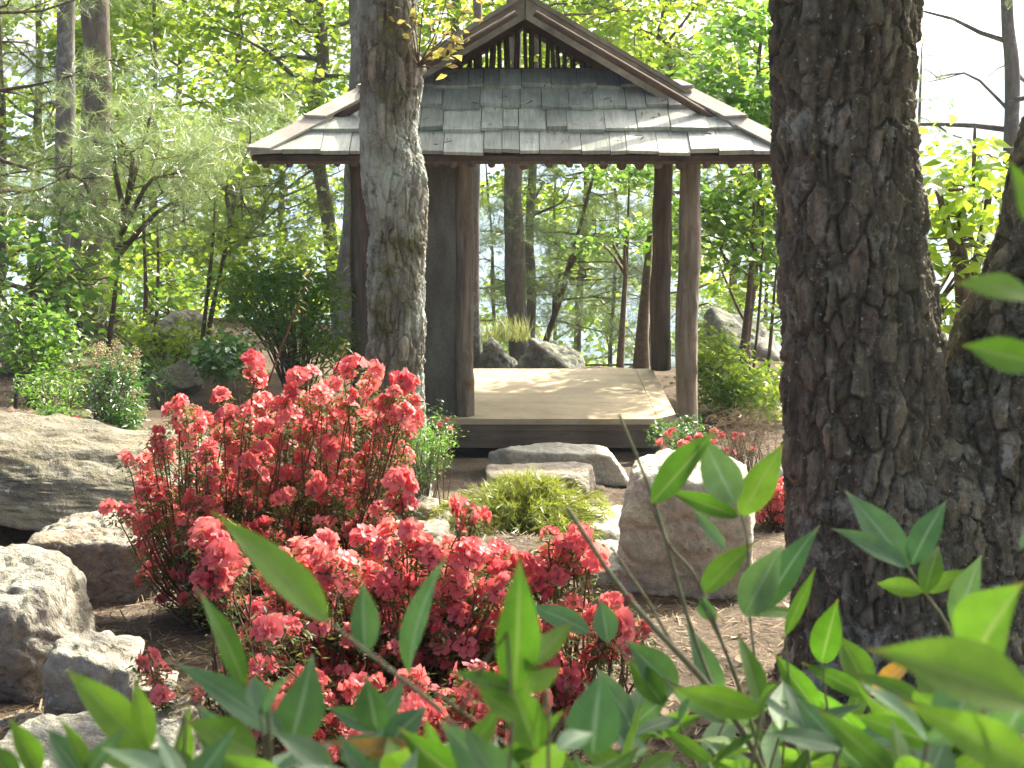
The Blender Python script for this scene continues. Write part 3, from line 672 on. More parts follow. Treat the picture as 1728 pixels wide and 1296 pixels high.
for nm, P_, r_, own, oth, sd_ in (('trunk', PA, A_r, (ca, ra), (cb_, rb), 3), ('trunk', PB, B_r, (cb_, rb), (ca, ra), 3)):
    up_ = MB(); add_tube(up_, P_[:3] + (P_[3] - P_[2]) * np.array([[0], [0], [.02]]), r_[:3] * .985, 40, 30); up_.obj('upper_trunk', M['oak'], oak, True)
    V, F, rd, c, r = tube_grid(P_[2:], r_[2:], 250, 700)
    c3 = np.repeat(c, 250, axis=0); s = np.repeat(r, 250)
    for it in range(7):
        p = c3 + rd * s[:, None]; d1 = seg_sdf(p, *own); d2 = seg_sdf(p, *oth)
        kk = .05 + .22 * sstep(0, .45, at(1590, 600, OY).z - p[:, 2])
        s = s - np.clip(smin(d1, d2, kk), -.05, .05)
        s = np.clip(s, .02, .8)
    p = c3 + rd * s[:, None]; d1 = seg_sdf(p, *own); d2 = seg_sdf(p, *oth)
    keep = (d2 - d1) > -.018
    F = F[keep[F].all(axis=1)]
    lump = .010 * fbm(p * 4.5, 3, 8); thg = np.arctan2(p[:, 1] - OY, p[:, 0] - at(1560, 1200, OY).x)
    lump = lump + (.05 + .075 * np.clip(np.cos(5 * thg + .7), -.3, 1)) * np.exp(-np.clip(p[:, 2] - gz(1.1, OY), 0, 3) / .11)
    bd, tn_ = bark_relief(p, 1.0, sd_, .019)
    build(nm, p + rd * (bd + lump)[:, None], F, M['oak'], oak, True, tn_)
# lichened twisting trunk before the pavilion
TY = 11.0
tw = empty('tall_tree', tuple(at(668, 840, TY)), 'tall twisting trunk mottled with pale lichen, standing before the pavilion', 'tree')
tw_px = [(640, -1500), (650, -600), (656, 0), (659, 120), (657, 220), (664, 300), (671, 380), (669, 480), (668, 580), (668, 660), (668, 760), (668, 860)]
tw_r = np.array([34, 42, 45, 46, 45, 48, 46, 46, 45, 45, 50, 66]) / 251
add_up = MB(); add_tube(add_up, pxpath(tw_px[:3], TY), tw_r[:3] * .97, 30, 20); add_up.obj('upper_trunk', M['grey_bark'], tw, True)
V, F, rd, c, r = tube_grid(pxpath(tw_px[2:], TY), tw_r[2:], 190, 640)
d, tn_ = bark_relief(V, .85, 11, .024, .26); d = d + .012 * fbm(V * 3.2, 3, 21)
for (kx, ky, ka, kr) in ((712, 312, .022, .13), (706, 112, .045, .06), (630, 590, .03, .05)):
    kp = np.array(at(kx, ky, TY - .05)); q = np.linalg.norm(V - kp, axis=1); d = d + ka * np.exp(-(q / kr) ** 2)
build('trunk', V + rd * d[:, None], F, M['grey_bark'], tw, True, tn_)

# ------------------------------------------------------------------ leaf materials
M['leaf_bright'] = leaf_mat('leaf_bright', [(0, (.075, .155, .02)), (.6, (.13, .24, .035)), (1, (.20, .29, .06))], [(0, (.26, .46, .03)), (.6, (.48, .64, .05)), (1, (.64, .72, .12))], .58, .05)
M['leaf_mid'] = leaf_mat('leaf_mid', [(0, (.05, .12, .02)), (.6, (.085, .19, .03)), (1, (.14, .24, .045))], [(0, (.14, .34, .03)), (.6, (.27, .50, .05)), (1, (.42, .58, .08))], .5, .06)
M['leaf_dark'] = leaf_mat('leaf_dark', [(0, (.028, .075, .018)), (.6, (.05, .13, .03)), (1, (.10, .18, .045))], [(0, (.06, .20, .02)), (1, (.18, .38, .05))], .42, .08)
M['leaf_gold'] = leaf_mat('leaf_gold', [(0, (.16, .20, .03)), (.6, (.26, .25, .05)), (1, (.36, .22, .09))], [(0, (.40, .40, .06)), (.6, (.55, .46, .10)), (1, (.6, .36, .15))], .5, .05)
M['needle'] = leaf_mat('pine_needles', [(0, (.08, .14, .05)), (.6, (.14, .21, .08)), (1, (.22, .27, .11))], [(0, (.18, .30, .08)), (1, (.42, .50, .16))], .5, .08, .3)
M['feather'] = leaf_mat('feather_leaf', [(0, (.10, .16, .02)), (.6, (.20, .25, .03)), (1, (.34, .34, .06))], [(0, (.18, .28, .02)), (1, (.48, .5, .07))], .4, .04)
M['grass'] = leaf_mat('grass_blade', [(0, (.16, .21, .06)), (1, (.30, .32, .12))], [(0, (.3, .38, .08)), (1, (.5, .5, .18))], .45, .05)
M['dry'] = leaf_mat('dry_twigs', [(0, (.13, .09, .06)), (1, (.26, .20, .13))], [(0, (.12, .09, .05)), (1, (.25, .2, .12))], .2, .02)

# ------------------------------------------------------------------ trees
def leaf_cloud(mb, anchors, per, spread, size, rg, tpl=LEAFW, flat=.55, tilt=.55, tint=(0, 1)):
    """leaves strewn round anchor points, blades roughly level"""
    A = np.asarray(anchors); N = len(A) * per
    if N == 0: return
    ct = np.repeat(rg.uniform(tint[0], tint[1], len(A)), per)
    pos = np.repeat(A, per, axis=0) + rg.normal(size=(N, 3)) * np.array([1, 1, flat]) * spread
    th = rg.uniform(0, 2 * np.pi, N); d = np.stack([np.cos(th), np.sin(th), rg.normal(-.25, .35, N)], -1)
    up = np.stack([rg.normal(0, tilt, N), rg.normal(0, tilt, N), np.ones(N)], -1)
    X, Yv, Z = frames(d, nrm(up))
    t = np.clip(ct * .55 + rg.uniform(0, 1, N) * .45, 0, 1)
    V, F, tt = inst(tpl[0], tpl[1], X, Yv, Z, pos, size * rg.uniform(.6, 1.25, N), t); mb.add(V, F, tt)
def limb(rg, start, d, L, n=6, wob=.16, droop=0.):
    P = [np.array(start)]; d = np.array(d, dtype=float); d /= np.linalg.norm(d)
    for i in range(n - 1):
        d = d + rg.normal(0, wob, 3) + np.array([0, 0, -droop]); d /= np.linalg.norm(d); P.append(P[-1] + d * L / (n - 1))
    return np.array(P)
def tree(name, label, pts, Y, rpx, bark, leafm, seed, zone=None, nlimb=14, llen=2.0, per=9, size=.10, spread=.22, rise=.35, ztop=None, group=None, sides=14, tpl=LEAFW,
         nsub=5, clumps=(), relief=.012, needle=False, flat=.55, cat='tree', tint=(0, 1), ahead=None):
    """tree whose trunk passes through photograph pixels pts at distance Y; extends to its foot and up to ztop"""
    rg = np.random.default_rng(seed); P = [np.array(at(px, py, Y)) for px, py in pts]; P.sort(key=lambda q: q[2])
    lo = P[0]; P = [np.array([lo[0], lo[1], gz(lo[0], lo[1]) - .1])] + ([p for p in P if p[2] > gz(lo[0], lo[1]) + .05])
    if ztop and P[-1][2] < ztop:
        t = P[-1]; u = nrm((P[-1] - P[-2])[None])[0] * .5 + np.array([0, 0, .5])
        k = max(2, int((ztop - t[2]) / 1.5)); 
        for i in range(k): t = t + np.array([u[0] * .5 + rg.normal(0, .08), u[1] * .5 + rg.normal(0, .08), 1]) * (ztop - P[-1 - i][2]) / (k - i) if False else t + np.array([u[0] * .3 + rg.normal(0, .06), rg.normal(0, .06), 1.]) * ((ztop - t[2]) / (k - i)); P.append(t)
    P = np.array(P); r0 = rpx / scale_at(P[1])
    zz = (P[:, 2] - P[0, 2]) / (P[-1, 2] - P[0, 2]); rad = r0 * (1.0 - .72 * zz ** 1.2); rad[0] *= 1.35
    root = empty(name, tuple(P[0]), label, cat, group)
    V, F, T, rd, c, r = tube(P, rad, sides, max(24, 6 * len(P)))
    nb = len(rd); V[:nb] += rd * (relief * (fbm(V[:nb] * np.array([7, 7, 1.6]), 3, seed)))[:, None]
    build('trunk', V, [F, T], bark, root, True)
    bb = MB(); lb = MB(); anchors = []
    z0, z1 = zone if zone else (P[0, 2] + .45 * (P[-1, 2] - P[0, 2]), P[-1, 2])
    for i in range(nlimb):
        z = z0 + (z1 - z0) * (i + rg.uniform(0, 1)) / max(nlimb, 1)
        k = np.argmin(abs(c[:, 2] - z)); th = i * 2.4 + rg.uniform(-.5, .5)
        if ahead is not None: th = ahead[0] + rg.uniform(-ahead[1], ahead[1])
        f = (z - z0) / max(z1 - z0, .1); L = llen * (1.1 - .6 * f) * rg.uniform(.7, 1.2)
        Q = limb(rg, c[k], (math.cos(th), math.sin(th), rise + rg.normal(0, .15)), L, 6, .16, .02)
        rr = min(r[k] * .5, .012 + L * .014)
        add_tube(bb, Q, [rr, rr * .75, rr * .5, rr * .3, rr * .16], 5)
        for s in range(nsub):
            t = rg.uniform(.25, 1); j = min(int(t * 5), 4); st = Q[j] + (Q[j + 1] - Q[j]) * (t * 5 - j); dd = Q[j + 1] - Q[j]
            sd2 = nrm((dd / np.linalg.norm(dd) + rg.normal(0, .7, 3) * np.array([1, 1, .5]))[None])[0]
            W_ = limb(rg, st, sd2, L * rg.uniform(.25, .5), 4, .25, .03)
            add_tube(bb, W_, [rr * .35, rr * .25, rr * .1], 4)
            anchors += [W_[1], W_[2], W_[3]]
        anchors.append(Q[-1]); anchors.append(Q[-2])
    for (px, py, dy, rad_, n) in clumps:
        q = np.array(at(px, py, Y + dy)); k = np.argmin(abs(c[:, 2] - (q[2] - .5)))
        Q = catmull([c[k], (c[k] + q) / 2 + rg.normal(0, .15, 3) + [0, 0, .1], q], 6); add_tube(bb, Q, [.03, .022, .014, .008], 5)
        for s in range(max(3, n // 3)):
            e = q + rg.normal(0, 1, 3) * rad_ * np.array([1, 1, .6]); W_ = catmull([Q[rg.integers(3, 6)], (q + e) / 2 + rg.normal(0, .08, 3), e], 4)
            add_tube(bb, W_, [.010, .007, .003], 4); anchors += [W_[2], W_[3], (W_[1] + W_[2]) / 2]
    if bb.n: bb.obj('branches', bark, root, True)['kind'] = 'stuff'
    if anchors and per:
        if needle: needles(lb, anchors, per, size, rg)
        else: leaf_cloud(lb, anchors, per, spread, size, rg, tpl, flat, tint=tint)
        o = lb.obj('crown', leafm, root); o['kind'] = 'stuff'
    return root
def needles(mb, anchors, per, size, rg, k=15):
    """tufts of long pine needles"""
    A = np.asarray(anchors); T_ = np.repeat(A, per, axis=0) + rg.normal(0, .16, (len(A) * per, 3)) * np.array([1, 1, .6])
    ax = nrm(rg.normal(size=T_.shape) * np.array([1, 1, .6]) + np.array([0, 0, .45]))
    tt = np.repeat(rg.uniform(0, 1, len(T_)), k)
    B = np.repeat(T_, k, axis=0); D = nrm(np.repeat(ax, k, axis=0) + rg.normal(0, .55, (len(B), 3)))
    B = B + D * .01 + np.repeat(ax, k, axis=0) * rg.uniform(-.06, .06, (len(B), 1))
    X, Yv, Z = frames(D, nrm(rg.normal(size=D.shape)))
    tpl = (np.array([[-.018, 0, 0], [.018, 0, 0], [0, 1, -.08]]), np.array([[0, 1, 2]]))
    V, F, t = inst(tpl[0], tpl[1], X, Yv, Z, B, size * rg.uniform(.7, 1.2, len(B)), np.clip(tt * .6 + rg.uniform(0, .4, len(B)), 0, 1)); mb.add(V, F, t)

BG = M['leaf_bright']; MG = M['leaf_mid']
def add_shade_crown(root, starts, zr, seed, nl, L, per, size, spread, leafm, bark, sub=6):
    rg = np.random.default_rng(seed); bb = MB(); lb = MB(); anchors = []
    for i in range(nl):
        st = starts[i % len(starts)]; th = i * 2.4 + rg.uniform(-.4, .4); Q = limb(rg, st + np.array([0, 0, rg.uniform(*zr)]), (math.cos(th), math.sin(th), .35), L * rg.uniform(.6, 1.2), 7, .16, .0)
        add_tube(bb, np.vstack([st, Q]), [.07, .055, .04, .03, .02, .012, .006], 6)
        for s in range(sub):
            j = rg.integers(2, 7); W_ = limb(rg, Q[j], nrm((rg.normal(size=3) * [1, 1, .4])[None])[0], L * .35, 4, .2); add_tube(bb, W_, [.012, .008, .004], 4); anchors += [W_[1], W_[2], W_[3]]
    bb.obj('branches', M[bark], root, True)['kind'] = 'stuff'; leaf_cloud(lb, anchors, per, spread, size, rg, LEAFW, .6); o = lb.obj('crown', leafm, root); o['kind'] = 'stuff'
add_shade_crown(oak, [np.array(at(1428, -1480, OY)), np.array(at(2188, -1480, OY))], (-1.0, 1.6), 71, 24, 3.9, 11, .13, .28, BG, 'oak')  # unseen crown above the frame, added and spread to shade the foreground leaves
add_shade_crown(tw, [np.array(at(640, -1490, TY)), np.array(at(648, -760, TY)), np.array(at(645, -1000, TY))], (-.2, 1.2), 72, 20, 3.0, 10, .13, .28, BG, 'grey_bark')  # unseen limbs, set low and wide to shade the left rocks and azalea
# large trunks
tree('forest_tree', 'straight grey-barked tree, leftmost of the two thick trunks', [(118, -300), (112, 0), (110, 200), (106, 400), (104, 560)], 21, 19, M['pale_bark'], BG, 101, (4.5, 10), 8, 2.2, 5, .11, ztop=11)
tree('forest_tree', 'thick brown-barked tree close beside the straight grey trunk', [(156, -300), (160, 0), (164, 130), (162, 250), (152, 400), (140, 560)], 19.5, 28, M['far_bark'], BG, 102, (5, 10), 8, 2.2, 5, .11, ztop=11, relief=.03, sides=24)
tree('forest_tree', 'stout pale-brown trunk rising behind the lichened trunk and the roof corner', [(616, -300), (618, 0), (616, 200), (608, 400), (602, 600)], 20.2, 34, M['pale_bark'], BG, 103, (5.5, 11), 8, 2.4, 5, .11, ztop=12, relief=.03, sides=24)
tree('forest_tree', 'dark crooked maple rising beyond the low corner of the roof', [(540, -250), (536, 0), (545, 100), (532, 160), (536, 260), (552, 360), (566, 480), (575, 600)], 27, 14, M['far_bark'], BG, 104, (2.2, 9), 25, 2.6, 13, .13, ztop=10, clumps=[(440, 60, 0, .5, 12), (400, 150, .4, .5, 12), (470, 200, -.3, .5, 12), (560, 60, .4, .4, 9)])
tree('forest_tree', 'bright green maple between the crooked maple and the thick brown trunk', [(395, -200), (400, 0), (405, 200), (400, 420), (390, 600)], 31, 9, M['far_bark'], BG, 105, (1.0, 9), 29, 2.8, 14, .14, ztop=9.5)
tree('forest_tree', 'slender maple with yellow-green leaves beyond the leaning saplings', [(300, -200), (308, 0), (300, 200), (290, 420), (285, 600)], 36, 9, M['far_bark'], BG, 106, (-1.0, 9), 29, 3.0, 14, .15, ztop=9)
tree('forest_tree', 'leafy tree filling the gap behind the two thick trunks', [(60, -200), (66, 100), (60, 300), (50, 600)], 33, 10, M['far_bark'], BG, 107, (-1.0, 8), 29, 3.2, 14, .15, ztop=9)
tree('forest_tree', 'far yellow-green tree glowing behind the dark evergreen bush', [(470, 100), (476, 300), (470, 500)], 42, 9, M['far_bark'], BG, 108, (-6.0, 3.5), 29, 3.4, 15, .17, ztop=4)
tree('forest_tree', 'far yellow-green tree low behind the thin saplings', [(200, 150), (206, 300), (200, 500)], 40, 9, M['far_bark'], BG, 109, (-6.0, 3.0), 29, 3.4, 15, .17, ztop=3.5)
tree('forest_tree', 'grey-brown trunk standing beyond the deck, thickest seen through the pavilion', [(866, -250), (866, 0), (866, 280), (868, 400), (872, 520), (876, 600)], 25, 18, M['far_bark'], BG, 110, (4.2, 9.5), 9, 2.2, 6, .12, ztop=10, sides=18, relief=.02)
tree('forest_tree', 'thin dark trunk just right of the thick one seen through the pavilion', [(905, 0), (900, 250), (893, 400), (897, 500), (893, 600)], 26.5, 9, M['far_bark'], BG, 111, (2.0, 8), 18, 2.2, 10, .12, ztop=8.5, clumps=[(960, 320, -.5, .6, 14), (900, 300, 0, .5, 10)])
tree('forest_tree', 'slim grey trunk close behind the inner post of the pavilion', [(806, 0), (803, 280), (800, 420), (800, 590)], 21.5, 10, M['pale_bark'], BG, 112, (5.0, 9), 5, 2.0, 5, .11, ztop=9.5)
tree('forest_tree', 'bright maple spreading yellow-green leaves behind the middle of the deck opening', [(985, 0), (990, 250), (985, 400), (975, 560)], 33, 7, M['far_bark'], BG, 113, (1.4, 7.5), 25, 2.8, 13, .14, ztop=8)
tree('forest_tree', 'forked maple towering above the right roof slope', [(1128, -300), (1122, 0), (1112, 60), (1128, 90), (1130, 250), (1120, 400), (1100, 600)], 29, 10, M['far_bark'], BG, 114, (1.6, 7.2), 29, 2.7, 13, .135, ztop=8.0, clumps=[(1080, 90, 0, .6, 12), (1200, 120, .4, .7, 14), (1250, 40, .6, .6, 12), (1270, 200, .2, .6, 12)])
tree('forest_tree', 'leafy tree between the front post and the oak, full of pale green leaves', [(1245, -100), (1250, 150), (1240, 400), (1232, 620)], 34, 9, M['far_bark'], BG, 115, (-1.5, 6.5), 29, 2.8, 13, .15, ztop=7.2)
tree('forest_tree', 'maple with layered green sprays just behind the front right post', [(1282, 200), (1280, 350), (1266, 520), (1248, 690)], 19.5, 7, M['sapling_bark'], MG, 116, (1.3, 4.2), 16, 1.3, 14, .11, ztop=4.4, clumps=[(1230, 390, 0, .35, 12), (1290, 330, .2, .35, 12), (1210, 330, .3, .3, 9), (1260, 420, .1, .3, 9)])
tree('forest_tree', 'broad maple whose crown shades the far side of the pavilion', [(760, -200), (768, 0), (770, 300), (765, 600)], 30, 12, M['far_bark'], BG, 117, (3.6, 8), 23, 2.8, 10, .13, ztop=8.5)
# pines
PN = M['needle']
tree('pine_tree', 'feathery pine with drooping grey-green boughs at the left edge', [(-60, -300), (-55, 0), (-50, 300), (-60, 600)], 15.5, 12, M['brown_bark'], PN, 121, (1.6, 6.8), 24, 1.9, 4, .14, ztop=7, rise=.05, needle=True, nsub=6)
tree('pine_tree', 'young pine with soft boughs across the two thick trunks', [(258, 160), (248, 220), (210, 360), (196, 480), (182, 620)], 15.0, 6, M['brown_bark'], PN, 122, (2.0, 3.2), 12, 1.0, 4, .13, ztop=3.4, rise=.15, needle=True, nsub=5, clumps=[(160, 240, -.2, .3, 14), (120, 280, -.3, .3, 14), (220, 270, -.2, .3, 14), (290, 300, 0, .3, 14), (330, 340, 0, .3, 12), (90, 340, -.1, .3, 9)])
tree('pine_tree', 'young pine on a leaning stem left of the roof corner', [(422, 240), (405, 300), (385, 400), (355, 540), (338, 650)], 16.5, 5, M['brown_bark'], PN, 123, (1.9, 3.2), 12, 1.0, 4, .13, ztop=3.3, rise=.15, needle=True, nsub=5, clumps=[(360, 330, 0, .3, 12), (420, 300, 0, .35, 14), (470, 350, .2, .3, 12), (330, 250, .2, .3, 10)])
tree('pine_tree', 'hazy pine of crooked boughs behind the deck opening', [(1000, 300), (960, 450), (940, 520), (915, 600)], 25.5, 6, M['brown_bark'], PN, 124, (.2, 2.4), 18, 1.7, 5, .15, ztop=2.8, rise=.1, needle=True, nsub=5, clumps=[(950, 420, 0, .4, 10), (1010, 470, .1, .4, 10), (940, 490, 0, .4, 9), (1030, 400, .3, .4, 9)])
tree('pine_tree', 'pale far pine with bare lower limbs at the right edge', [(1690, -250), (1698, 0), (1708, 120), (1706, 300), (1700, 600)], 24, 17, M['pale_bark'], PN, 125, (2.2, 7.5), 12, 3.0, 3, .15, ztop=8, rise=.12, needle=True, nsub=4, clumps=[(1640, 260, -.3, .25, 8), (1580, 130, -.2, .25, 6), (1660, 310, -.2, .25, 8)])
tree('pine_tree', 'slender pine showing between the oak and the pale far pine', [(1555, 100), (1548, 300), (1540, 600)], 27, 4, M['brown_bark'], PN, 126, (.5, 4.0), 12, 1.1, 3, .15, ztop=4.3, rise=.1, needle=True, nsub=4)
tree('pine_tree', 'pine with misty needles right of the rear post', [(1180, 250), (1176, 400), (1170, 600)], 27, 6, M['brown_bark'], PN, 127, (-.5, 3.0), 16, 1.6, 4, .15, ztop=3.4, rise=.1, needle=True, nsub=5)
tree('pine_tree', 'dense pine far behind the tall brown trunk', [(0, 100), (6, 300), (0, 600)], 26, 8, M['brown_bark'], PN, 128, (1.0, 7.0), 22, 2.2, 5, .16, ztop=7.5, rise=.05, needle=True, nsub=6)
tree('oak_sapling', 'small tree with large bright leaves in the fork of the oak', [(1640, 420), (1632, 520), (1622, 640)], 8.2, 4, M['sapling_bark'], BG, 131, (2.3, 3.2), 5, .5, 5, .10, ztop=3.25, spread=.12, clumps=[(1590, 330, 0, .12, 6), (1650, 345, .1, .14, 8), (1600, 400, 0, .15, 9), (1660, 420, .1, .15, 9), (1620, 470, 0, .15, 9), (1590, 520, 0, .14, 6)], tpl=LEAF5)
tree('pine_tree', 'misty low pine filling the view behind the far end of the deck', [(1040, 420), (1034, 520), (1030, 600)], 29, 5, M['brown_bark'], PN, 132, (-2.2, 1.4), 22, 1.9, 5, .17, ztop=1.8, rise=.1, needle=True, nsub=5)
tree('pine_tree', 'low pine with pale needles beyond the inner post', [(830, 400), (832, 500), (836, 600)], 30, 5, M['brown_bark'], PN, 133, (-2.4, 1.8), 22, 1.8, 5, .17, ztop=2.2, rise=.1, needle=True, nsub=5)
tree('forest_tree', 'slight yellow-green tree low behind the middle of the deck', [(935, 350), (940, 450), (936, 600)], 38, 5, M['far_bark'], BG, 134, (-4.5, 1.2), 20, 2.4, 14, .16, ztop=1.6)
tree('forest_tree', 'slim yellow-green tree low beyond the saplings by the oak', [(1290, 350), (1294, 450), (1290, 600)], 36, 5, M['far_bark'], BG, 135, (-4.5, 1.8), 20, 2.4, 14, .16, ztop=2.2)
tree('forest_tree', 'young tree glowing yellow-green above the left roof slope', [(700, -100), (706, 60), (704, 300)], 36, 6, M['far_bark'], BG, 136, (2.5, 8.0), 20, 2.6, 15, .15, ztop=8.5)
tree('forest_tree', 'leafy young tree in the gap right of the thick brown trunk', [(255, -100), (262, 100), (258, 300), (250, 600)], 25, 6, M['far_bark'], BG, 137, (.6, 6.5), 20, 2.0, 15, .13, ztop=7)
tree('forest_tree', 'young leafy tree on the slope to the right of the oak, hidden by its stems', [(2150, 250), (2140, 450), (2130, 700)], 15, 8, M['far_bark'], MG, 138, (1.8, 5.0), 14, 1.5, 9, .11, ztop=5.2)
# thin saplings: bare stems with a few leaves
SG = 'thin saplings'
def sap(label, pts, Y, r, seed, leaf=BG, per=5, nl=4, zone=None, bark='sapling_bark', ll=.6, clumps=()):
    return tree('sapling', label, pts, Y, r, M[bark], leaf, seed, zone, nl, ll, per, .085, .14, .3, None, None, 8, LEAFW, 3, clumps, .004)
sap('sapling stem left of the pair, in front of the big shaded rock', [(240, 250), (243, 400), (246, 500), (240, 640)], 16.5, 5, 141)
sap('straight sapling right behind the shaded rock, with a leafy spray at its foot', [(262, 300), (267, 420), (265, 520), (258, 640)], 17.5, 4.5, 142, MG, 7, 3, clumps=[(285, 530, -.2, .16, 8), (262, 520, -.2, .16, 8), (300, 545, -.3, .12, 6)])
sap('thinner of the two leaning saplings above the tan rock', [(365, 300), (358, 420), (345, 540), (330, 650)], 15.6, 4, 143)
sap('thin pole sapling near the left edge among green leaves', [(80, 330), (66, 420), (50, 520), (28, 660)], 14.0, 3.5, 144, MG, 7, 5, clumps=[(60, 460, -.2, .2, 10), (20, 500, 0, .2, 10), (110, 520, .2, .2, 10), (130, 470, .2, .2, 10)])
sap('reddish sapling stem standing behind the deck, left of the rear post', [(1062, 300), (1058, 420), (1052, 520), (1045, 640)], 22.5, 5.5, 145, MG, 9, 6, (2.2, 3.6), clumps=[(1040, 390, 0, .3, 10), (1070, 400, 0, .3, 10), (1000, 400, .2, .22, 6)])
sap('thick short trunk partly hidden by the rear post', [(1098, 380), (1090, 480), (1084, 560), (1082, 640)], 21, 13, 146, MG, 5, 3, (2.8, 3.4))
sap('dark pole sapling, first right of the front post', [(1275, 280), (1270, 420), (1258, 560), (1242, 700)], 18.6, 7, 147, MG, 6, 3)
sap('thin straight pole sapling, second right of the front post', [(1290, 300), (1284, 480), (1272, 620), (1262, 700)], 18.2, 3.5, 148, BG, 6, 3)
sap('reddish pole sapling nearest to the oak trunk', [(1318, 380), (1308, 480), (1298, 600), (1288, 700)], 18.8, 4, 149, BG, 6, 3)
sap('crooked branching sapling behind the light green shrub', [(1196, 400), (1215, 450), (1245, 520), (1262, 560), (1262, 700)], 20.5, 3.5, 150, BG, 6, 3)
# ------------------------------------------------------------------ shrubs
def ell_anchors(rg, px, py, rx, ry, Y, depth, n, shell=.35):
    out_ = []
    while len(out_) < n:
        v = rg.normal(size=3); v /= np.linalg.norm(v); v *= rg.uniform(shell, 1) ** .6
        out_.append(np.array(at(px + v[0] * rx, py - v[2] * ry, Y + v[1] * depth)))
    return np.array(out_)
def stems_to(mb, rg, roots, A, r0, every=1, bend=.08, tintv=0.):
    for q in A[::every]:
        b = roots[rg.integers(len(roots))]; mid = b * .45 + q * .55; mid[:2] = b[:2] * .6 + q[:2] * .4 + rg.normal(0, bend, 2) * .4
        add_tube(mb, [b, mid, q], [r0, r0 * .7, r0 * .35], 4, 5, tintv)
def shrub(name, label, blobs, Y, depth, nper, per, size, spread, leafm, seed, base, tpl=LEAF5, flat=.8, tilt=.8, stem='sapling_bark', r0=.006, every=3, cat='shrub', group=None, tint=(0, 1)):
    """blobs: (px, py, rx, ry) ellipses in the photograph at distance Y; base: pixel of its foot"""
    rg = np.random.default_rng(seed); b = np.array(at(base[0], base[1], Y)); b[2] = gz(b[0], b[1])
    root = empty(name, tuple(b), label, cat, group); A = np.vstack([ell_anchors(rg, *bl, Y, depth, max(3, int(nper * bl[2] * bl[3] / 1000))) for bl in blobs])
    A[:, 2] = np.maximum(A[:, 2], ground_z(A[:, 0], A[:, 1]) + .03)
    roots = b + rg.normal(0, .05, (6, 3)) * np.array([1, 1, .1]) - [0, 0, .03]
    mb = MB(); stems_to(mb, rg, roots, A, r0, every); o = mb.obj('stems', M[stem], root, True); o['kind'] = 'stuff'
    mb = MB(); leaf_cloud(mb, A, per, spread, size, rg, tpl, flat, tilt, tint); o = mb.obj('leaves', leafm, root); o['kind'] = 'stuff'
    return root, A
LD = M['leaf_dark']
sh = shrub
r_, A_ = shrub('andromeda_shrub', 'glossy evergreen shrub topped with cream flower sprays behind the slab ledge', [(196, 660, 52, 72), (205, 720, 45, 25)], 10.2, .28, 22, 16, .055, .045, LD, 201, (200, 742), LEAFN, 1, 1.0)
rg = np.random.default_rng(9); M['cream'] = leaf_mat('cream_flower', [(0, (.42, .33, .17)), (1, (.66, .56, .36))], [(0, (.5, .4, .2)), (1, (.7, .6, .4))], .35, .03)
BEAD = (np.array([[0, 0, .5], [.5, 0, 0], [0, .5, 0], [-.5, 0, 0], [0, -.5, 0], [0, 0, -.6]]), np.array([[0, 1, 2], [0, 2, 3], [0, 3, 4], [0, 4, 1], [5, 2, 1], [5, 3, 2], [5, 4, 3], [5, 1, 4]]))
for k in range(26):
    px, py = (rg.uniform(150, 238), rg.uniform(572, 615)) if k < 20 else (rg.uniform(225, 255), rg.uniform(620, 700))
    a = np.array(at(px, py, 10.2 + rg.uniform(-.2, .2))); e = a + np.array([rg.normal(0, .03), rg.normal(0, .03), -.07]); N = 34
    t = rg.uniform(0, 1, N); ps = a + (e - a) * t[:, None] + rg.normal(0, .011, (N, 3)); I = np.tile(np.eye(3), (N, 1, 1))
    V, F, tt = inst(*BEAD, I[:, 0], I[:, 1], I[:, 2], ps, rg.uniform(.008, .014, N), rg.uniform(0, 1, N)); mb = MB(); mb.add(V, F, tt)
    mb.obj('flower_spray', M['cream'], r_)
shrub('evergreen_shrub', 'low dark evergreen behind the slab ledge, left of the flowering shrub', [(90, 655, 60, 38)], 11.5, .4, 26, 20, .04, .05, M['leaf_mid'], 202, (90, 690), LEAFN, 1, 1.0, tint=(0, .5))
shrub('evergreen_shrub', 'small rounded dark shrub against the tan rock', [(266, 640, 30, 24)], 13.2, .2, 40, 20, .035, .04, LD, 203, (266, 665), LEAFN, 1, 1.0)
shrub('evergreen_bush', 'dense dark green bush with layered sprays left of the stout trunk', [(470, 510, 98, 66), (520, 560, 62, 55), (430, 480, 55, 40), (545, 590, 40, 34), (500, 470, 70, 30)], 15.5, .6, 11, 22, .10, .14, M['leaf_mid'], 204, (505, 640), LEAFN, .5, .6, r0=.012)
shrub('evergreen_bush', 'broad-leaved dark bush between the leaning saplings and the dark bush', [(390, 600, 46, 38), (350, 600, 25, 25)], 13.5, .35, 18, 16, .08, .06, LD, 205, (390, 645), LEAF5, .8, .7)
shrub('green_shrub', 'bright yellow-green weedy plant at the back edge of the slab ledge', [(88, 705, 30, 22), (120, 720, 22, 14)], 9.2, .1, 40, 9, .035, .03, M['leaf_mid'], 206, (100, 735), LEAF5, .8, .8)
shrub('green_shrub', 'leafy green undergrowth at the left edge below the thick trunks', [(40, 590, 60, 40), (110, 600, 50, 45), (60, 540, 60, 40)], 13.2, .5, 14, 14, .07, .09, M['leaf_mid'], 207, (60, 660), LEAF5, .7, .6)
shrub('green_shrub', 'bright leafy undergrowth between the two thick trunks and the saplings', [(200, 470, 70, 60), (120, 470, 60, 50), (300, 490, 60, 45)], 19.5, .8, 11, 14, .10, .15, BG, 208, (200, 580), LEAF5, .6, .6)
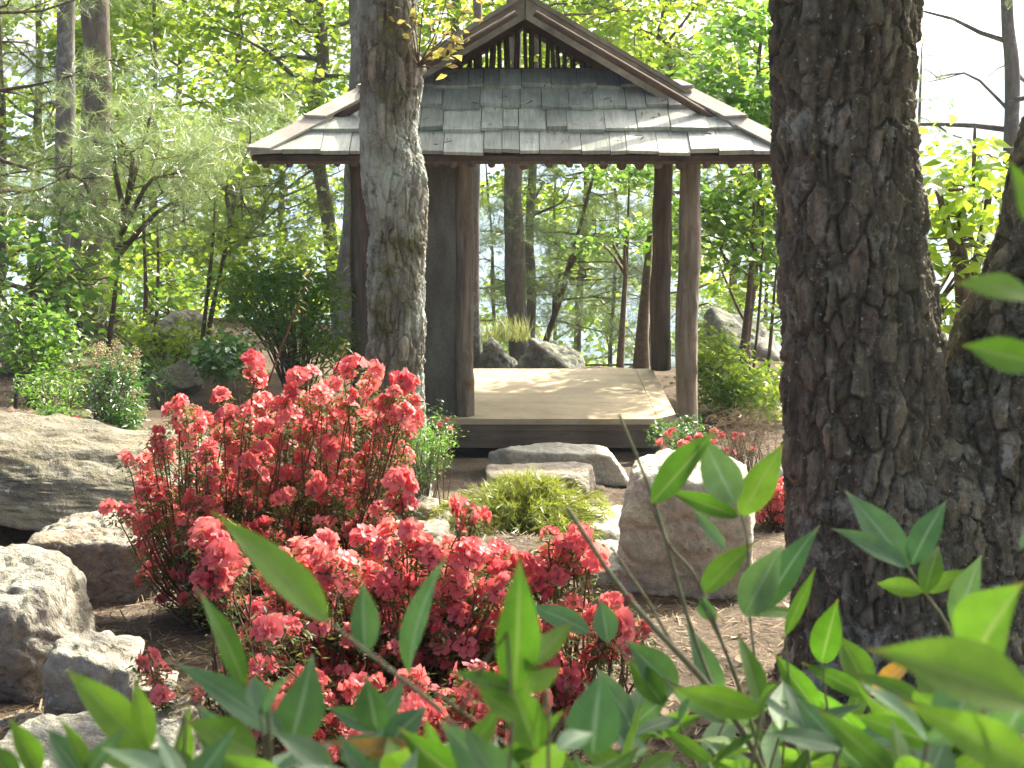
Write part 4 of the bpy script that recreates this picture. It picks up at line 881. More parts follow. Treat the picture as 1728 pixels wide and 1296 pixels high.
shrub('green_shrub', 'undergrowth with pale backlit leaves behind the dark bush', [(420, 430, 90, 50), (520, 420, 60, 50), (340, 440, 60, 60)], 22, .9, 10, 14, .11, .16, BG, 209, (430, 560), LEAF5, .6, .6)
shrub('green_shrub', 'green leaves growing over the big shaded rock among the saplings', [(270, 600, 60, 26), (330, 570, 40, 26), (225, 560, 40, 30)], 16.2, .4, 22, 12, .075, .09, BG, 214, (280, 650), LEAF5, .7, .7)
shrub('light_shrub', 'light green airy shrub right of the front post', [(1218, 635, 50, 62), (1205, 590, 36, 36), (1290, 655, 42, 52), (1250, 665, 55, 46)], 17.6, .5, 26, 15, .075, .10, BG, 210, (1230, 710), LEAF5, .7, .7)
shrub('green_shrub', 'fine green ferny shrub between the lichened trunk and the deck', [(735, 735, 36, 42), (705, 770, 40, 45), (690, 730, 30, 40)], 10.6, .25, 26, 26, .03, .04, M['leaf_mid'], 211, (710, 810), LEAFN, 1, 1.0, tint=(0, .6))
shrub('dry_shrub', 'brown twiggy leafless shrub between the front post and the oak', [(1255, 730, 60, 40)], 11.8, .35, 30, 26, .07, .06, M['dry'], 212, (1260, 775), (np.array([[-.03, 0, 0], [.03, 0, 0], [0, 1, .05]]), np.array([[0, 1, 2]])), .9, 2.0, every=2)
shrub('green_shrub', 'low green leaves at the foot of the front right post', [(1135, 735, 40, 22), (1170, 720, 26, 14)], 12.6, .25, 26, 20, .035, .04, LD, 213, (1140, 765), LEAF5, .8, .9)
shrub('green_shrub', 'leafy undergrowth right of the oak at the edge of the view', [(1950, 760, 120, 60), (2150, 740, 120, 70), (1800, 740, 60, 40)], 12.5, .6, 10, 12, .08, .12, M['leaf_mid'], 215, (2000, 800), LEAF5, .7, .7)
# grass tuft on the far boulders
def grass(name, label, px, py, wpx, hpx, Y, n, seed, cat='grass'):
    rg = np.random.default_rng(seed); b = at(px, py, Y); s = scale_at(b); N = n
    ps = np.array(b) + np.stack([rg.normal(0, wpx / s / 2.2, N), rg.normal(0, wpx / s / 3, N), rg.uniform(-.05, .02, N)], -1)
    d = np.stack([rg.normal(0, .3, N), rg.normal(0, .3, N), np.ones(N)], -1); X, Yv, Z = frames(d, nrm(rg.normal(size=(N, 3))))
    t5 = (np.array([[-.02, 0, 0], [.02, 0, 0], [.015, .55, .05], [-.015, .55, .05], [0, 1, .2]]), np.array([[0, 1, 2], [0, 2, 3], [3, 2, 4]]))
    V, F, t = inst(*t5, X, Yv, Z, ps, hpx / s * rg.uniform(.5, 1.1, N), rg.uniform(0, 1, N))
    return tag(build(name, V, F, M['grass'], None, False, t, tuple(b)), label, cat)
grass('grass_tuft', 'tall pale grass tuft growing on the mossy boulders past the deck', 852, 570, 60, 42, 21.9, 330, 61)
grass('grass_tuft', 'soft grass clump before the big shaded rock', 285, 615, 55, 45, 16.8, 500, 62)
# golden feathery conifer
def feathery():
    rg = np.random.default_rng(77); Y = 8.6; b = np.array(at(885, 930, Y)); b[2] = gz(b[0], b[1])
    root = empty('feathery_shrub', tuple(b), 'golden-green feathery threadleaf conifer in the middle of the path', 'shrub')
    th = []; mb = MB(); sc = scale_at(b)
    for i in range(420):
        az = rg.uniform(0, 2 * np.pi); el = rg.beta(1.3, 1.2) * 1.4 + .1
        L = rg.uniform(.22, .40) * (1.05 if math.sin(el) < .7 else .92)
        dirv = np.array([math.cos(az) * math.cos(el) * 1.15, math.sin(az) * math.cos(el), math.sin(el) * .95])
        e = b + dirv * L; mid = b + dirv * L * .55 + [0, 0, .035]; tip = e + np.array([dirv[0] * .07, dirv[1] * .07, -.04])
        Q = catmull([b + rg.normal(0, .015, 3), mid, e, tip], 9); add_tube(mb, Q, [.004, .002, .001], 3)
        for k in range(3, 9):
            for s in range(7):
                th.append((Q[k] + rg.normal(0, .006, 3), nrm((Q[k] - Q[k - 1] + rg.normal(0, .022, 3))[None])[0]))
    mb.obj('stems', M['sapling_bark'], root, True)['kind'] = 'stuff'
    P = np.array([t[0] for t in th]); D = np.array([t[1] for t in th]); X, Yv, Z = frames(D, nrm(rg.normal(size=D.shape)))
    tpl = (np.array([[-.03, 0, 0], [.03, 0, 0], [.02, .6, -.03], [-.02, .6, -.03], [0, 1, -.18]]), np.array([[0, 1, 2], [0, 2, 3], [3, 2, 4]]))
    hz = np.clip((P[:, 2] - b[2]) / .4, 0, 1)
    V, F, t = inst(*tpl, X, Yv, Z, P, rg.uniform(.035, .075, len(P)), np.clip(rg.uniform(0, 1, len(P)) * .8 + .1, 0, 1)); mb = MB(); mb.add(V, F, t)
    mb.obj('leaves', M['feather'], root)['kind'] = 'stuff'
feathery()

# ------------------------------------------------------------------ azaleas
def petal_mat(name, a, b, ta, tb):
    m, n, out = mat_new(name); src = nd(n, 'Attribute', attribute_name='tint'); oi = nd(n, 'ObjectInfo')
    ad = nd(n, 'Math', operation='MULTIPLY_ADD'); ad.inputs[1].default_value = .55; n.links.new(oi.outputs['Random'], ad.inputs[0])
    mu = nd(n, 'Math', operation='MULTIPLY'); mu.inputs[1].default_value = .45; n.links.new(src.outputs['Fac'], mu.inputs[0]); n.links.new(mu.outputs[0], ad.inputs[2])
    c1 = ramp(n, ad.outputs[0], [(0, a), (1, b)]); c2 = ramp(n, ad.outputs[0], [(0, ta), (1, tb)])
    d = nd(n, 'BsdfDiffuse'); t = nd(n, 'BsdfTranslucent'); g = nd(n, 'BsdfGlossy', i_Roughness=.45)
    n.links.new(c1.outputs[0], d.inputs[0]); n.links.new(c2.outputs[0], t.inputs[0]); mx = nd(n, 'MixShader'); mx.inputs[0].default_value = .42
    n.links.new(d.outputs[0], mx.inputs[1]); n.links.new(t.outputs[0], mx.inputs[2]); m2 = nd(n, 'MixShader'); m2.inputs[0].default_value = .035
    n.links.new(mx.outputs[0], m2.inputs[1]); n.links.new(g.outputs[0], m2.inputs[2]); n.links.new(m2.outputs[0], out.inputs[0]); return m
M['petal'] = petal_mat('azalea_petal', (.56, .075, .108), (.85, .255, .25), (.74, .095, .115), (.95, .35, .29))
M['azalea_leaf'] = leaf_mat('azalea_leaf', [(0, (.035, .07, .02)), (.6, (.07, .12, .03)), (1, (.16, .15, .05))], [(0, (.08, .16, .03)), (1, (.3, .28, .06))], .35, .03, .5)
M['azalea_stem'] = plain_mat('azalea_stem', (.09, .045, .03), (.19, .11, .075), 30)
def floret():
    V = [(0, 0, 0)]; F = []
    for k in range(5):
        a = k * 2 * math.pi / 5
        def pt(r, off, z): return (r * math.cos(a + off), r * math.sin(a + off), z)
        i = len(V)
        V += [pt(.30, -.52, .42), pt(.30, .52, .42), pt(.68, -.60, .62), pt(.68, .60, .62), pt(1.0, -.30, .58), pt(1.0, .30, .58), pt(.66, 0, .54), pt(.30, 0, .34)]
        F += [(0, i, i + 7), (0, i + 7, i + 1), (i, i + 2, i + 6), (i, i + 6, i + 7), (i + 7, i + 6, i + 3), (i + 7, i + 3, i + 1), (i + 2, i + 4, i + 6), (i + 6, i + 4, i + 5), (i + 6, i + 5, i + 3)]
    return np.array(V), np.array(F)
FLO = floret(); CLUS = []
rgc = np.random.default_rng(5)
for v in range(9):
    N = [4, 5, 6, 7, 5, 6, 8, 3, 5][v]; d = nrm(np.stack([rgc.normal(0, .9, N), rgc.normal(0, .9, N), rgc.uniform(.05, 1.1, N)], -1))
    X, Yv, Z = frames(nrm(rgc.normal(size=(N, 3))), d); Zx = d; X = nrm(np.cross(rgc.normal(size=(N, 3)), Zx)); Yv = np.cross(Zx, X)
    V, F, t = inst(FLO[0], FLO[1], X, Yv, Zx, d * rgc.uniform(.006, .020, (N, 1)), rgc.uniform(.023, .031, N), rgc.uniform(0, 1, N))
    V = V + rgc.normal(0, .0016, V.shape)
    CLUS.append(meshdata('flower_cluster', V, F, M['petal'], True, t))
def azalea(label, spots, base, seed, leafn=15, stem_r=.0032, size=1.0, maxparts=300, leafsz=.024):
    """spots: world positions of flower clusters; base: world foot"""
    rg = np.random.default_rng(seed); b = np.array(base); root = empty('azalea_bush', tuple(b), label, 'bush', 'red azaleas')
    A = np.array(spots); nrt = 9; ext = (A.max(0) - A.min(0)) * .22
    roots = np.stack([b[0] + rg.uniform(-1, 1, nrt) * ext[0], b[1] + rg.uniform(-1, 1, nrt) * ext[1], 0 * rg.uniform(size=nrt)], -1); roots[:, 2] = ground_z(roots[:, 0], roots[:, 1]) - .03
    mb = MB(); ld = []
    for q in A:
        rt = roots[np.argmin(np.linalg.norm(roots[:, :2] - q[:2], axis=1) + rg.uniform(0, .12, nrt))]
        mid = rt * .5 + q * .5; mid[:2] = rt[:2] * .35 + q[:2] * .65 + rg.normal(0, .025, 2); k2 = q * .8 + mid * .2 + rg.normal(0, .012, 3)
        Q = catmull([rt, mid, k2, q - [0, 0, .008]], 8); add_tube(mb, Q, [stem_r * 1.6, stem_r, stem_r * .7, stem_r * .45], 4)
        ld += [Q[6]] + [Q[7]] * 2 + [Q[5]] + ([Q[3], Q[4]] if rg.random() < .6 else [])
    mb.obj('stems', M['azalea_stem'], root, True)['kind'] = 'stuff'
    mb = MB(); leaf_cloud(mb, ld, leafn, .020, leafsz, rg, LEAFN, .8, .9, (0, .8)); mb.obj('leaves', M['azalea_leaf'], root)['kind'] = 'stuff'
    order = np.argsort(A[:, 1])
    for n_, k in enumerate(order):
        if n_ >= maxparts:
            rest = A[order[maxparts:]]; mr = MB(); N = len(rest); dd = nrm(np.stack([rg.normal(0, .35, N), rg.normal(-.2, .35, N), np.ones(N)], -1)); X = nrm(np.cross(rg.normal(size=(N, 3)), dd)); Yv = np.cross(dd, X)
            for v_ in range(4):
                me = CLUS[v_]; vv = np.zeros(len(me.vertices) * 3); me.vertices.foreach_get('co', vv); ff = np.zeros(len(me.loops), dtype=int); me.loops.foreach_get('vertex_index', ff); k4 = slice(v_, None, 4)
                if len(rest[k4]): V, F, t = inst(vv.reshape(-1, 3), ff.reshape(-1, 3), X[k4], Yv[k4], dd[k4], rest[k4], rg.uniform(.75, 1.2, len(rest[k4])), rg.uniform(0, 1, len(rest[k4]))); mr.add(V, F, t)
            mr.obj('rear_flowers', M['petal'], root)['kind'] = 'stuff'; break
        o = bpy.data.objects.new('flower_cluster', CLUS[rg.integers(len(CLUS))]); lnk(o, root)
        o.location = A[k] - b; o.rotation_euler = (rg.normal(.25, .45), rg.normal(0, .45), rg.uniform(0, 6.28)); o.scale = (size * rg.uniform(.7, 1.25),) * 3
    return root
def px_spots(rg, blobs, n, Y, dY):
    """random points in photograph ellipses (px, py, rx, ry, weight) at distances Y .. Y + dY"""
    w = np.array([bl[2] * bl[3] * bl[4] for bl in blobs]); w = w / w.sum(); out_ = []
    while len(out_) < n:
        bl = blobs[rg.choice(len(blobs), p=w)]; a = rg.uniform(0, 2 * np.pi); r = math.sqrt(rg.uniform(0, 1))
        q = np.array(at(bl[0] + bl[2] * r * math.cos(a), bl[1] + bl[3] * r * math.sin(a), Y + rg.uniform(0, dY)))
        if q[2] < gz(q[0], q[1]) + .06: continue
        if all(np.linalg.norm(q - o_) > .034 for o_ in out_[-160:]): out_.append(q)
    return out_
rg = np.random.default_rng(33)
sp = px_spots(rg, [(460, 800, 215, 130, 1), (590, 680, 115, 62, 1.6), (400, 700, 110, 50, 1.1), (290, 850, 90, 110, .8), (500, 900, 190, 90, 1.1), (640, 760, 60, 90, 1), (300, 960, 75, 70, 1.3), (370, 720, 70, 60, .7), (420, 980, 120, 60, 1)], 300, 5.25, .85)
sp += [np.array(at(px, py, 5.4)) for px, py in ((212, 775), (268, 728), (190, 862), (428, 612), (428, 640), (310, 692), (262, 830), (690, 650), (675, 640), (235, 885))]
sp += px_spots(rg, [(430, 880, 200, 110, 1), (560, 800, 130, 120, 1), (300, 900, 80, 110, 1)], 150, 5.55, .5)
azalea('tall open-branched azalea covered in coral red flowers, behind the lower dense one', sp, tuple(at(450, 1000, 5.75).to_2d().to_tuple()) + (gz(at(450, 1000, 5.75).x, 5.75),), 301)
sp = px_spots(rg, [(640, 970, 205, 60, 1.2), (600, 1080, 190, 90, 1), (760, 990, 110, 70, 1.1), (560, 1150, 170, 80, 1), (770, 1130, 110, 130, 1), (480, 1040, 70, 90, .7), (700, 1230, 160, 60, .9), (860, 1200, 90, 60, .8)], 215, 4.0, .6)
sp += px_spots(rg, [(560, 1200, 150, 60, 1), (780, 1200, 130, 70, 1), (680, 1260, 200, 40, 1), (470, 1130, 60, 80, .7)], 75, 3.5, .35)
sp += px_spots(rg, [(700, 960, 170, 60, 1), (780, 1040, 110, 80, 1), (560, 1030, 130, 80, .8), (880, 1080, 70, 90, .8), (640, 1120, 160, 90, .8)], 110, 3.95, .5)
sp += [np.array(at(px, py, 4.1)) for px, py in ((790, 850), (810, 872), (785, 880), (668, 845), (688, 860), (672, 820))]
azalea('low dense azalea packed with salmon red flowers in the middle foreground', sp, (at(640, 1290, 4.35).x, 4.35, gz(at(640, 1290, 4.35).x, 4.35)), 302)
sp = px_spots(rg, [(368, 920, 32, 30, 1), (385, 975, 36, 40, 1.2), (350, 985, 20, 25, 1)], 16, 3.85, .12)
azalea('bright salmon azalea branch standing forward of the tall bush', sp, (at(405, 1140, 3.95).x, 3.95, gz(at(405, 1140, 3.95).x, 3.95)), 303, size=1.0)
sp = px_spots(rg, [(955, 915, 38, 30, 1), (915, 960, 42, 34, 1.2), (1000, 930, 14, 18, 1), (985, 950, 30, 25, .6)], 19, 4.15, .16)
azalea('upright azalea sprig with red flowers before the upright boulder', sp, (at(955, 1150, 4.3).x, 4.3, gz(at(955, 1150, 4.3).x, 4.3)), 304)
sp = px_spots(rg, [(1045, 1060, 40, 45, 1), (1020, 1110, 40, 30, .8), (935, 1040, 35, 30, .8), (930, 1170, 60, 40, 1), (1080, 1160, 40, 40, .8)], 34, 3.95, .25)
azalea('small red azalea tucked among the foreground leaves right of the dense one', sp, (at(1000, 1230, 4.1).x, 4.1, gz(at(1000, 1230, 4.1).x, 4.1)), 305)
sp = [np.array(at(px, py, 3.75 + dy)) for px, py, dy in ((250, 1112, 0), (262, 1140, .05), (275, 1180, 0), (340, 1165, .08), (305, 1225, 0), (325, 1240, .02))]
azalea('lone little azalea shoots with a few red blossoms among the layered stones', sp, (at(325, 1290, 3.8).x, 3.8, gz(at(325, 1290, 3.8).x, 3.8)), 306, size=.8)
sp = px_spots(rg, [(1312, 870, 34, 52, 1), (1330, 830, 20, 20, 1)], 70, 9.3, .35)
azalea('red azalea between the upright boulder and the oak trunk', sp, (at(1312, 930, 9.5).x, 9.5, gz(at(1312, 930, 9.5).x, 9.5)), 307, leafn=5)
sp = px_spots(rg, [(1180, 745, 80, 22, 1), (1260, 770, 50, 25, .6)], 26, 11.6, .5)
azalea('sparse azalea with small red flowers below the front right post', sp, (at(1200, 790, 11.8).x, 11.8, gz(at(1200, 790, 11.8).x, 11.8)), 308, leafn=16, size=.8)
azalea('tiny azalea with one pink flower at the edge of the slab ledge', [np.array(at(130, 712, 8.9)), np.array(at(122, 722, 8.9))], (at(130, 735, 8.9).x, 8.9, 1.72), 309, leafn=14)
azalea('pale pink azalea sprig beside the ferny shrub at the deck corner', [np.array(at(752, 708, 10.4)), np.array(at(742, 718, 10.4)), np.array(at(760, 722, 10.5))], (at(745, 800, 10.4).x, 10.4, gz(at(745, 800, 10.4).x, 10.4)), 310, leafn=10, size=.6)
# tall bare shoots out of the azalea
def shoot(label, pts, Y, seed):
    rg = np.random.default_rng(seed); P = pxpath(pts, Y); b = P[-1].copy(); b[2] = gz(b[0], b[1]); P = np.vstack([P, b])
    root = empty('azalea_shoot', tuple(b), label, 'shoot'); mb = MB(); add_tube(mb, P[::-1], [.006, .005, .004, .003, .002], 6, 20); mb.obj('stem', M['azalea_stem'], root, True)
    Q = catmull(P, 40)[:9]; mb = MB(); leaf_cloud(mb, Q, 3, .01, .035, rg, LEAFN, 1, 1.2); mb.obj('leaves', M['azalea_leaf'], root)['kind'] = 'stuff'
shoot('long bare arching shoot rising above the tall azalea', [(528, 450), (495, 535), (462, 620), (440, 700), (432, 800)], 5.9, 1)
shoot('short leafy shoot above the tall azalea beside the lichened trunk', [(585, 580), (570, 615), (545, 680), (530, 760)], 5.7, 2)

# golden twig from the burl of the lichened trunk
def gold_branch():
    rg = np.random.default_rng(3); b = np.array(at(706, 112, TY - .15)); root = empty('leafy_branch', tuple(b), 'thin branch with yellow-green and orange leaves sprouting from the lichened trunk', 'branch')
    tips = [(708, 20), (722, -40), (760, 30), (800, 30), (780, 70), (735, 60), (806, -20), (760, -30), (690, 15), (745, 10), (640, -20), (680, -30), (775, 100), (790, 55)]
    mb = MB(); A = []
    for px, py in tips:
        e = np.array(at(px, py, TY - .25 + rg.uniform(-.2, .15))); Q = catmull([b, (b + e) / 2 + rg.normal(0, .03, 3), e], 8); add_tube(mb, Q, [.006, .004, .002], 4); A += [Q[4], Q[5], Q[6], Q[7]]
    mb.obj('twigs', M['sapling_bark'], root, True)['kind'] = 'stuff'
    mb = MB(); leaf_cloud(mb, A, 2, .04, .07, rg, LEAF5, 1, 1.0); mb.obj('leaves', M['leaf_gold'], root)['kind'] = 'stuff'
gold_branch()

# ------------------------------------------------------------------ litter on the soil
rg = np.random.default_rng(55); N = 90000
y = 3.3 + 11 * rg.uniform(0, 1, N) ** 1.5; x = rg.uniform(-1, 1, N) * (.46 * y + .6); z = ground_z(x, y) + .004
th = rg.uniform(0, 2 * np.pi, N); d = np.stack([np.cos(th), np.sin(th), rg.normal(0, .12, N)], -1); up = nrm(np.stack([rg.normal(0, .25, N), rg.normal(0, .25, N), np.ones(N)], -1)); X, Yv, Z = frames(d, up)
M['litter'] = tint_mat('litter', [(0, (.055, .038, .024)), (.5, (.135, .096, .058)), (.85, (.225, .17, .105)), (1, (.36, .30, .21))], .85)
t3 = (np.array([[-.04, 0, 0], [.04, 0, 0], [.03, 1, .02], [-.03, 1, .02]]), np.array([[0, 1, 2, 3]]))
V, F, t = inst(*t3, X, Yv, Z, np.stack([x, y, z], -1), rg.uniform(.02, .075, N), rg.uniform(0, 1, N) ** 1.2); mb = MB(); mb.add(V, F, t)
n2 = 1400; y = 3.3 + 11 * rg.uniform(0, 1, n2) ** 1.5; x = rg.uniform(-1, 1, n2) * (.36 * y + .3); z = ground_z(x, y) + .01
th = rg.uniform(0, 2 * np.pi, n2); d = np.stack([np.cos(th), np.sin(th), rg.normal(0, .2, n2)], -1); up = nrm(np.stack([rg.normal(0, .35, n2), rg.normal(0, .35, n2), np.ones(n2)], -1)); X, Yv, Z = frames(d, up)
V, F, t = inst(LEAFW[0] * [1, 1, -1.3], LEAFW[1], X, Yv, Z, np.stack([x, y, z], -1), rg.uniform(.022, .055, n2), rg.uniform(.2, 1, n2)); mb.add(V, F, t)
tag(mb.obj('leaf_litter', M['litter']), 'fallen pine needles and dead leaves strewn over the brown soil', 'leaf litter', kind='stuff')
# ------------------------------------------------------------------ foreground heavenly bamboo
M['bamboo_bright'] = leaf_mat('bamboo_bright', [(0, (.055, .125, .016)), (.6, (.095, .19, .026)), (1, (.13, .225, .035))], [(0, (.10, .27, .014)), (1, (.21, .42, .03))], .5, .025, .5, True)
M['bamboo_blue'] = leaf_mat('bamboo_blue', [(0, (.065, .145, .06)), (.6, (.10, .20, .09)), (1, (.165, .25, .13))], [(0, (.08, .22, .035)), (1, (.16, .32, .06))], .35, .05, .5, True)  # same leaf, with sky reflection put into its colour as blue-green
M['bamboo_red'] = leaf_mat('bamboo_red', [(0, (.25, .07, .025)), (1, (.34, .20, .03))], [(0, (.5, .13, .03)), (1, (.55, .38, .05))], .5, .08, .3, True)
def veins(m, rib, tipc):
    """pale midrib, side veins and a discoloured tip on a leaf material"""
    n = m.node_tree; mid = nd(n, 'Attribute', attribute_name='mid').outputs['Fac']; al = nd(n, 'Attribute', attribute_name='along').outputs['Fac']
    r1 = ramp(n, mid, [(0, (1, 1, 1)), (.13, (0, 0, 0))])
    ma = nd(n, 'Math', operation='MULTIPLY_ADD'); ma.inputs[1].default_value = -.22; n.links.new(mid, ma.inputs[0]); n.links.new(al, ma.inputs[2])
    mu = nd(n, 'Math', operation='MULTIPLY'); mu.inputs[1].default_value = 95; n.links.new(ma.outputs[0], mu.inputs[0]); si = nd(n, 'Math', operation='SINE'); n.links.new(mu.outputs[0], si.inputs[0])
    rv = ramp(n, si.outputs[0], [(.75, (0, 0, 0)), (1, (.13, .13, .13))]); tip = ramp(n, al, [(.86, (0, 0, 0)), (1, (.75, .75, .75))])
    ge = nd(n, 'NewGeometry'); nz = noise(n, ge.outputs['Position'], 130, 3, .6); sp_ = ramp(n, nz.outputs[0], [(.73, (0, 0, 0)), (.77, (.8, .8, .8))])
    nz2 = noise(n, ge.outputs['Position'], 45, 4, .6); mot = ramp(n, nz2.outputs[0], [(.3, (.78, .78, .78)), (.7, (1.18, 1.18, 1.18))])
    for t in ('BSDF_DIFFUSE', 'BSDF_TRANSLUCENT'):
        bs = [x for x in n.nodes if x.type == t][0]; src = bs.inputs[0].links[0].from_socket; k = 1. if t == 'BSDF_DIFFUSE' else 1.2
        c = mixc(n, 1, src, mot.outputs[0], 'MULTIPLY'); c = mixc(n, rv.outputs[0], c, rib); c = mixc(n, r1.outputs[0], c, tuple(q * k for q in rib)); c = mixc(n, tip.outputs[0], c, tipc); c = mixc(n, sp_.outputs[0], c, (.10, .06, .02)); n.links.new(c, bs.inputs[0])
    bm = nd(n, 'Bump', i_Strength=.12, i_Distance=.002); n.links.new(si.outputs[0], bm.inputs['Height'])
    for x in n.nodes:
        if x.type in ('BSDF_DIFFUSE', 'BSDF_GLOSSY'): n.links.new(bm.outputs[0], x.inputs['Normal'])
veins(M['bamboo_bright'], (.20, .30, .07), (.26, .20, .04)); veins(M['bamboo_blue'], (.20, .32, .17), (.26, .30, .14)); veins(M['bamboo_red'], (.45, .30, .06), (.30, .08, .03))
M['cane'] = plain_mat('bamboo_cane', (.14, .15, .07), (.25, .24, .13), 40, .6)
M['cane_red'] = plain_mat('bamboo_node', (.20, .06, .04), (.32, .14, .08), 40, .6)
def blade(width, curl, fold, twist, seed):
    """lance-shaped leaf, length 1 along Y, with midrib fold, curl and a drawn-out tip"""
    rg = np.random.default_rng(seed); n = 17; V = []; F = []
    for i in range(n):
        t = i / (n - 1); sn = math.sin(math.pi * min(max(t, .004), .995) ** .80); w = width * (sn ** .8 if t < .42 else sn ** 1.18)
        w = max(w, .012)
        z = -curl * t * t; tw = twist * t; wav = .012 * math.sin(t * 9 + seed)
        for s in (-1, -.5, 0, .5, 1):
            x = s * w / 2; zz = z + abs(s) * fold * w + (wav if abs(s) == 1 else 0)
            V.append((x * math.cos(tw) - 0, t * (1 - .12 * curl), zz + x * math.sin(tw)))
    for i in range(n - 1):
        for j in range(4):
            a = i * 5 + j; F.append((a, a + 1, a + 6, a + 5))
    return np.array(V), np.array(F)
BL = {}
def blade_mesh(width, kind, v):
    k = (round(width, 2), kind, v)
    if k not in BL:
        V, F = blade(round(width, 2), [.05, .18, .28, -.06][v % 4], [.16, .24, .10][v % 3], [.0, .35, -.3, .15][v % 4], v)
        me = meshdata('leaf', V, F, M['bamboo_' + kind], True); n_ = len(V) // 5
        for an, av in (('mid', np.tile([1, .5, 0, .5, 1], n_)), ('along', np.repeat(np.linspace(0, 1, n_), 5))):
            at_ = me.attributes.new(an, 'FLOAT', 'POINT'); at_.data.foreach_set('value', av.astype(np.float32))
        BL[k] = me
    return BL[k]
rgn = np.random.default_rng(808)
def put_leaf(root, base, tip, wpx, kind='bright', roll=None, wm=None):
    base, tip = np.array(base), np.array(tip); L = np.linalg.norm(tip - base)
    w = wm if wm else wpx / scale_at((base + tip) / 2); ratio = min(max(w / L, .14), .75); ratio = round(ratio / .06) * .06
    me = blade_mesh(ratio * 1.08, kind, int(rgn.integers(12)))
    Yv = (tip - base) / L; view = np.array([0, 0, CAMZ]) - (base + tip) / 2; view /= np.linalg.norm(view)
    nrm_ = view + np.array([0, 0, .45]) + rgn.normal(0, .22 if roll is None else roll, 3); X = np.cross(Yv, nrm_); X /= np.linalg.norm(X); Z = np.cross(X, Yv)
    o = bpy.data.objects.new('leaf', me); lnk(o, root); m4 = Matrix.Identity(4)
    for i in range(3): m4[i][0] = X[i] * L; m4[i][1] = Yv[i] * L; m4[i][2] = Z[i] * L; m4[i][3] = base[i] - root.location[i]
    o.matrix_local = m4; return o
def plant(label, px, Y):
    b = at(px, 1296, Y); return empty('bamboo_plant', (b.x, b.y + .1, gz(b.x, b.y + .1)), label, 'plant', 'foreground heavenly bamboo')
def leaves_px(root, L, Y):
    for q in L:
        bx, by, tx, ty, w = q[:5]; kind = {'g': 'bright', 'b': 'blue', 'r': 'red'}[q[5] if len(q) > 5 else 'g']; y = q[6] if len(q) > 6 else Y
        y0 = y + rgn.uniform(-.03, .03)
        put_leaf(root, at(bx, by, y0), at(tx, ty, y0 + rgn.uniform(-.035, .035)), w, kind, .18)
def canes(root, L, Y):
    for q in L:
        pts, r = q[0], q[1]; y = q[2] if len(q) > 2 else Y
        P = pxpath(pts, y)
        if len(q) > 3 and q[3]: P = np.vstack([P, np.array(root.location) + [rgn.normal(0, .05), rgn.normal(0, .05), 0]])
        rw = r / 2.6 / scale_at(P[0]); mb = MB(); add_tube(mb, P, [rw * .7, rw, rw * 1.05, rw * 1.1], 7, 16); mb.obj('cane', M['cane'], root, True)
        V, F = ICO[4]; V = V * rw * 1.35 * np.array([1, 1, 1.2]) + P[min(1, len(P) - 1)]
        build('node', V, F, M['cane_red'], root, True)
def triads(root, region, n, Yr, size=(.045, .085), kinds='gb'):
    """random three-leaved sprays on thin stalks"""
    ks = {'g': 'bright', 'b': 'blue', 'r': 'red'}
    for i in range(n):
        Y = rgn.uniform(*Yr); p = np.array(at(rgn.uniform(region[0], region[1]), rgn.uniform(region[2], region[3]), Y)); r0 = np.array(root.location)
        kd = ks[kinds[rgn.integers(len(kinds))]]; az = rgn.uniform(0, 6.28)
        mb = MB(); st = p + np.array([rgn.normal(0, .04), rgn.normal(0, .05), -.16]); add_tube(mb, [p, (p + st) / 2 + rgn.normal(0, .006, 3), st], [.0012, .0016, .002], 4, 5); mb.obj('stalk', M['cane'], root, True)
        for k in range(int(rgn.integers(2, 5))):
            a = az + k * 1.5 + rgn.normal(0, .3); L = rgn.uniform(*size); d = np.array([math.cos(a), math.sin(a), rgn.uniform(-.1, 1.1)]); d /= np.linalg.norm(d)
            put_leaf(root, p, p + d * L, 0, kd, .6, L * rgn.uniform(.2, .36))
pl = plant('bamboo sprig with narrow bright leaves in the bottom left corner', 150, .95)
leaves_px(pl, [(252, 1268, 110, 1128, 58), (252, 1262, 228, 1148, 38), (66, 1306, 18, 1213, 42), (134, 1306, 80, 1230, 46, 'b'), (152, 1310, 118, 1215, 26), (148, 1306, 188, 1243, 32, 'b'), (172, 1282, 252, 1268, 42), (330, 1300, 250, 1262, 40, 'b'), (30, 1330, -30, 1250, 45), (305, 1310, 318, 1200, 36)], .97)
canes(pl, [([(250, 1262), (285, 1310), (300, 1420)], 7, .97, True)], .97); triads(pl, (-40, 330, 1320, 1440), 5, (.85, 1.2))
pl = plant('bamboo with a long yellow-green red-edged leaf over the azaleas', 480, .9)
leaves_px(pl, [(552, 1048, 385, 853, 62, 'g', .86), (412, 1158, 364, 1003, 48), (478, 1242, 308, 1104, 50, 'b'), (442, 1205, 425, 1133, 36, 'b'), (440, 1205, 482, 1138, 28, 'b'), (490, 1255, 530, 1128, 84, 'b'), (432, 1275, 322, 1206, 64), (425, 1310, 330, 1235, 50), (560, 1300, 470, 1230, 46, 'b')], .98)
canes(pl, [([(552, 1048), (640, 1115), (760, 1210), (860, 1310)], 8, .88, True), ([(440, 1205), (450, 1300), (460, 1420)], 7, .98, True)], .95); triads(pl, (330, 600, 1300, 1440), 8, (.85, 1.2))
pl = plant('bamboo with two upright blue-green leaves in front of the dense azalea', 650, 1.1)
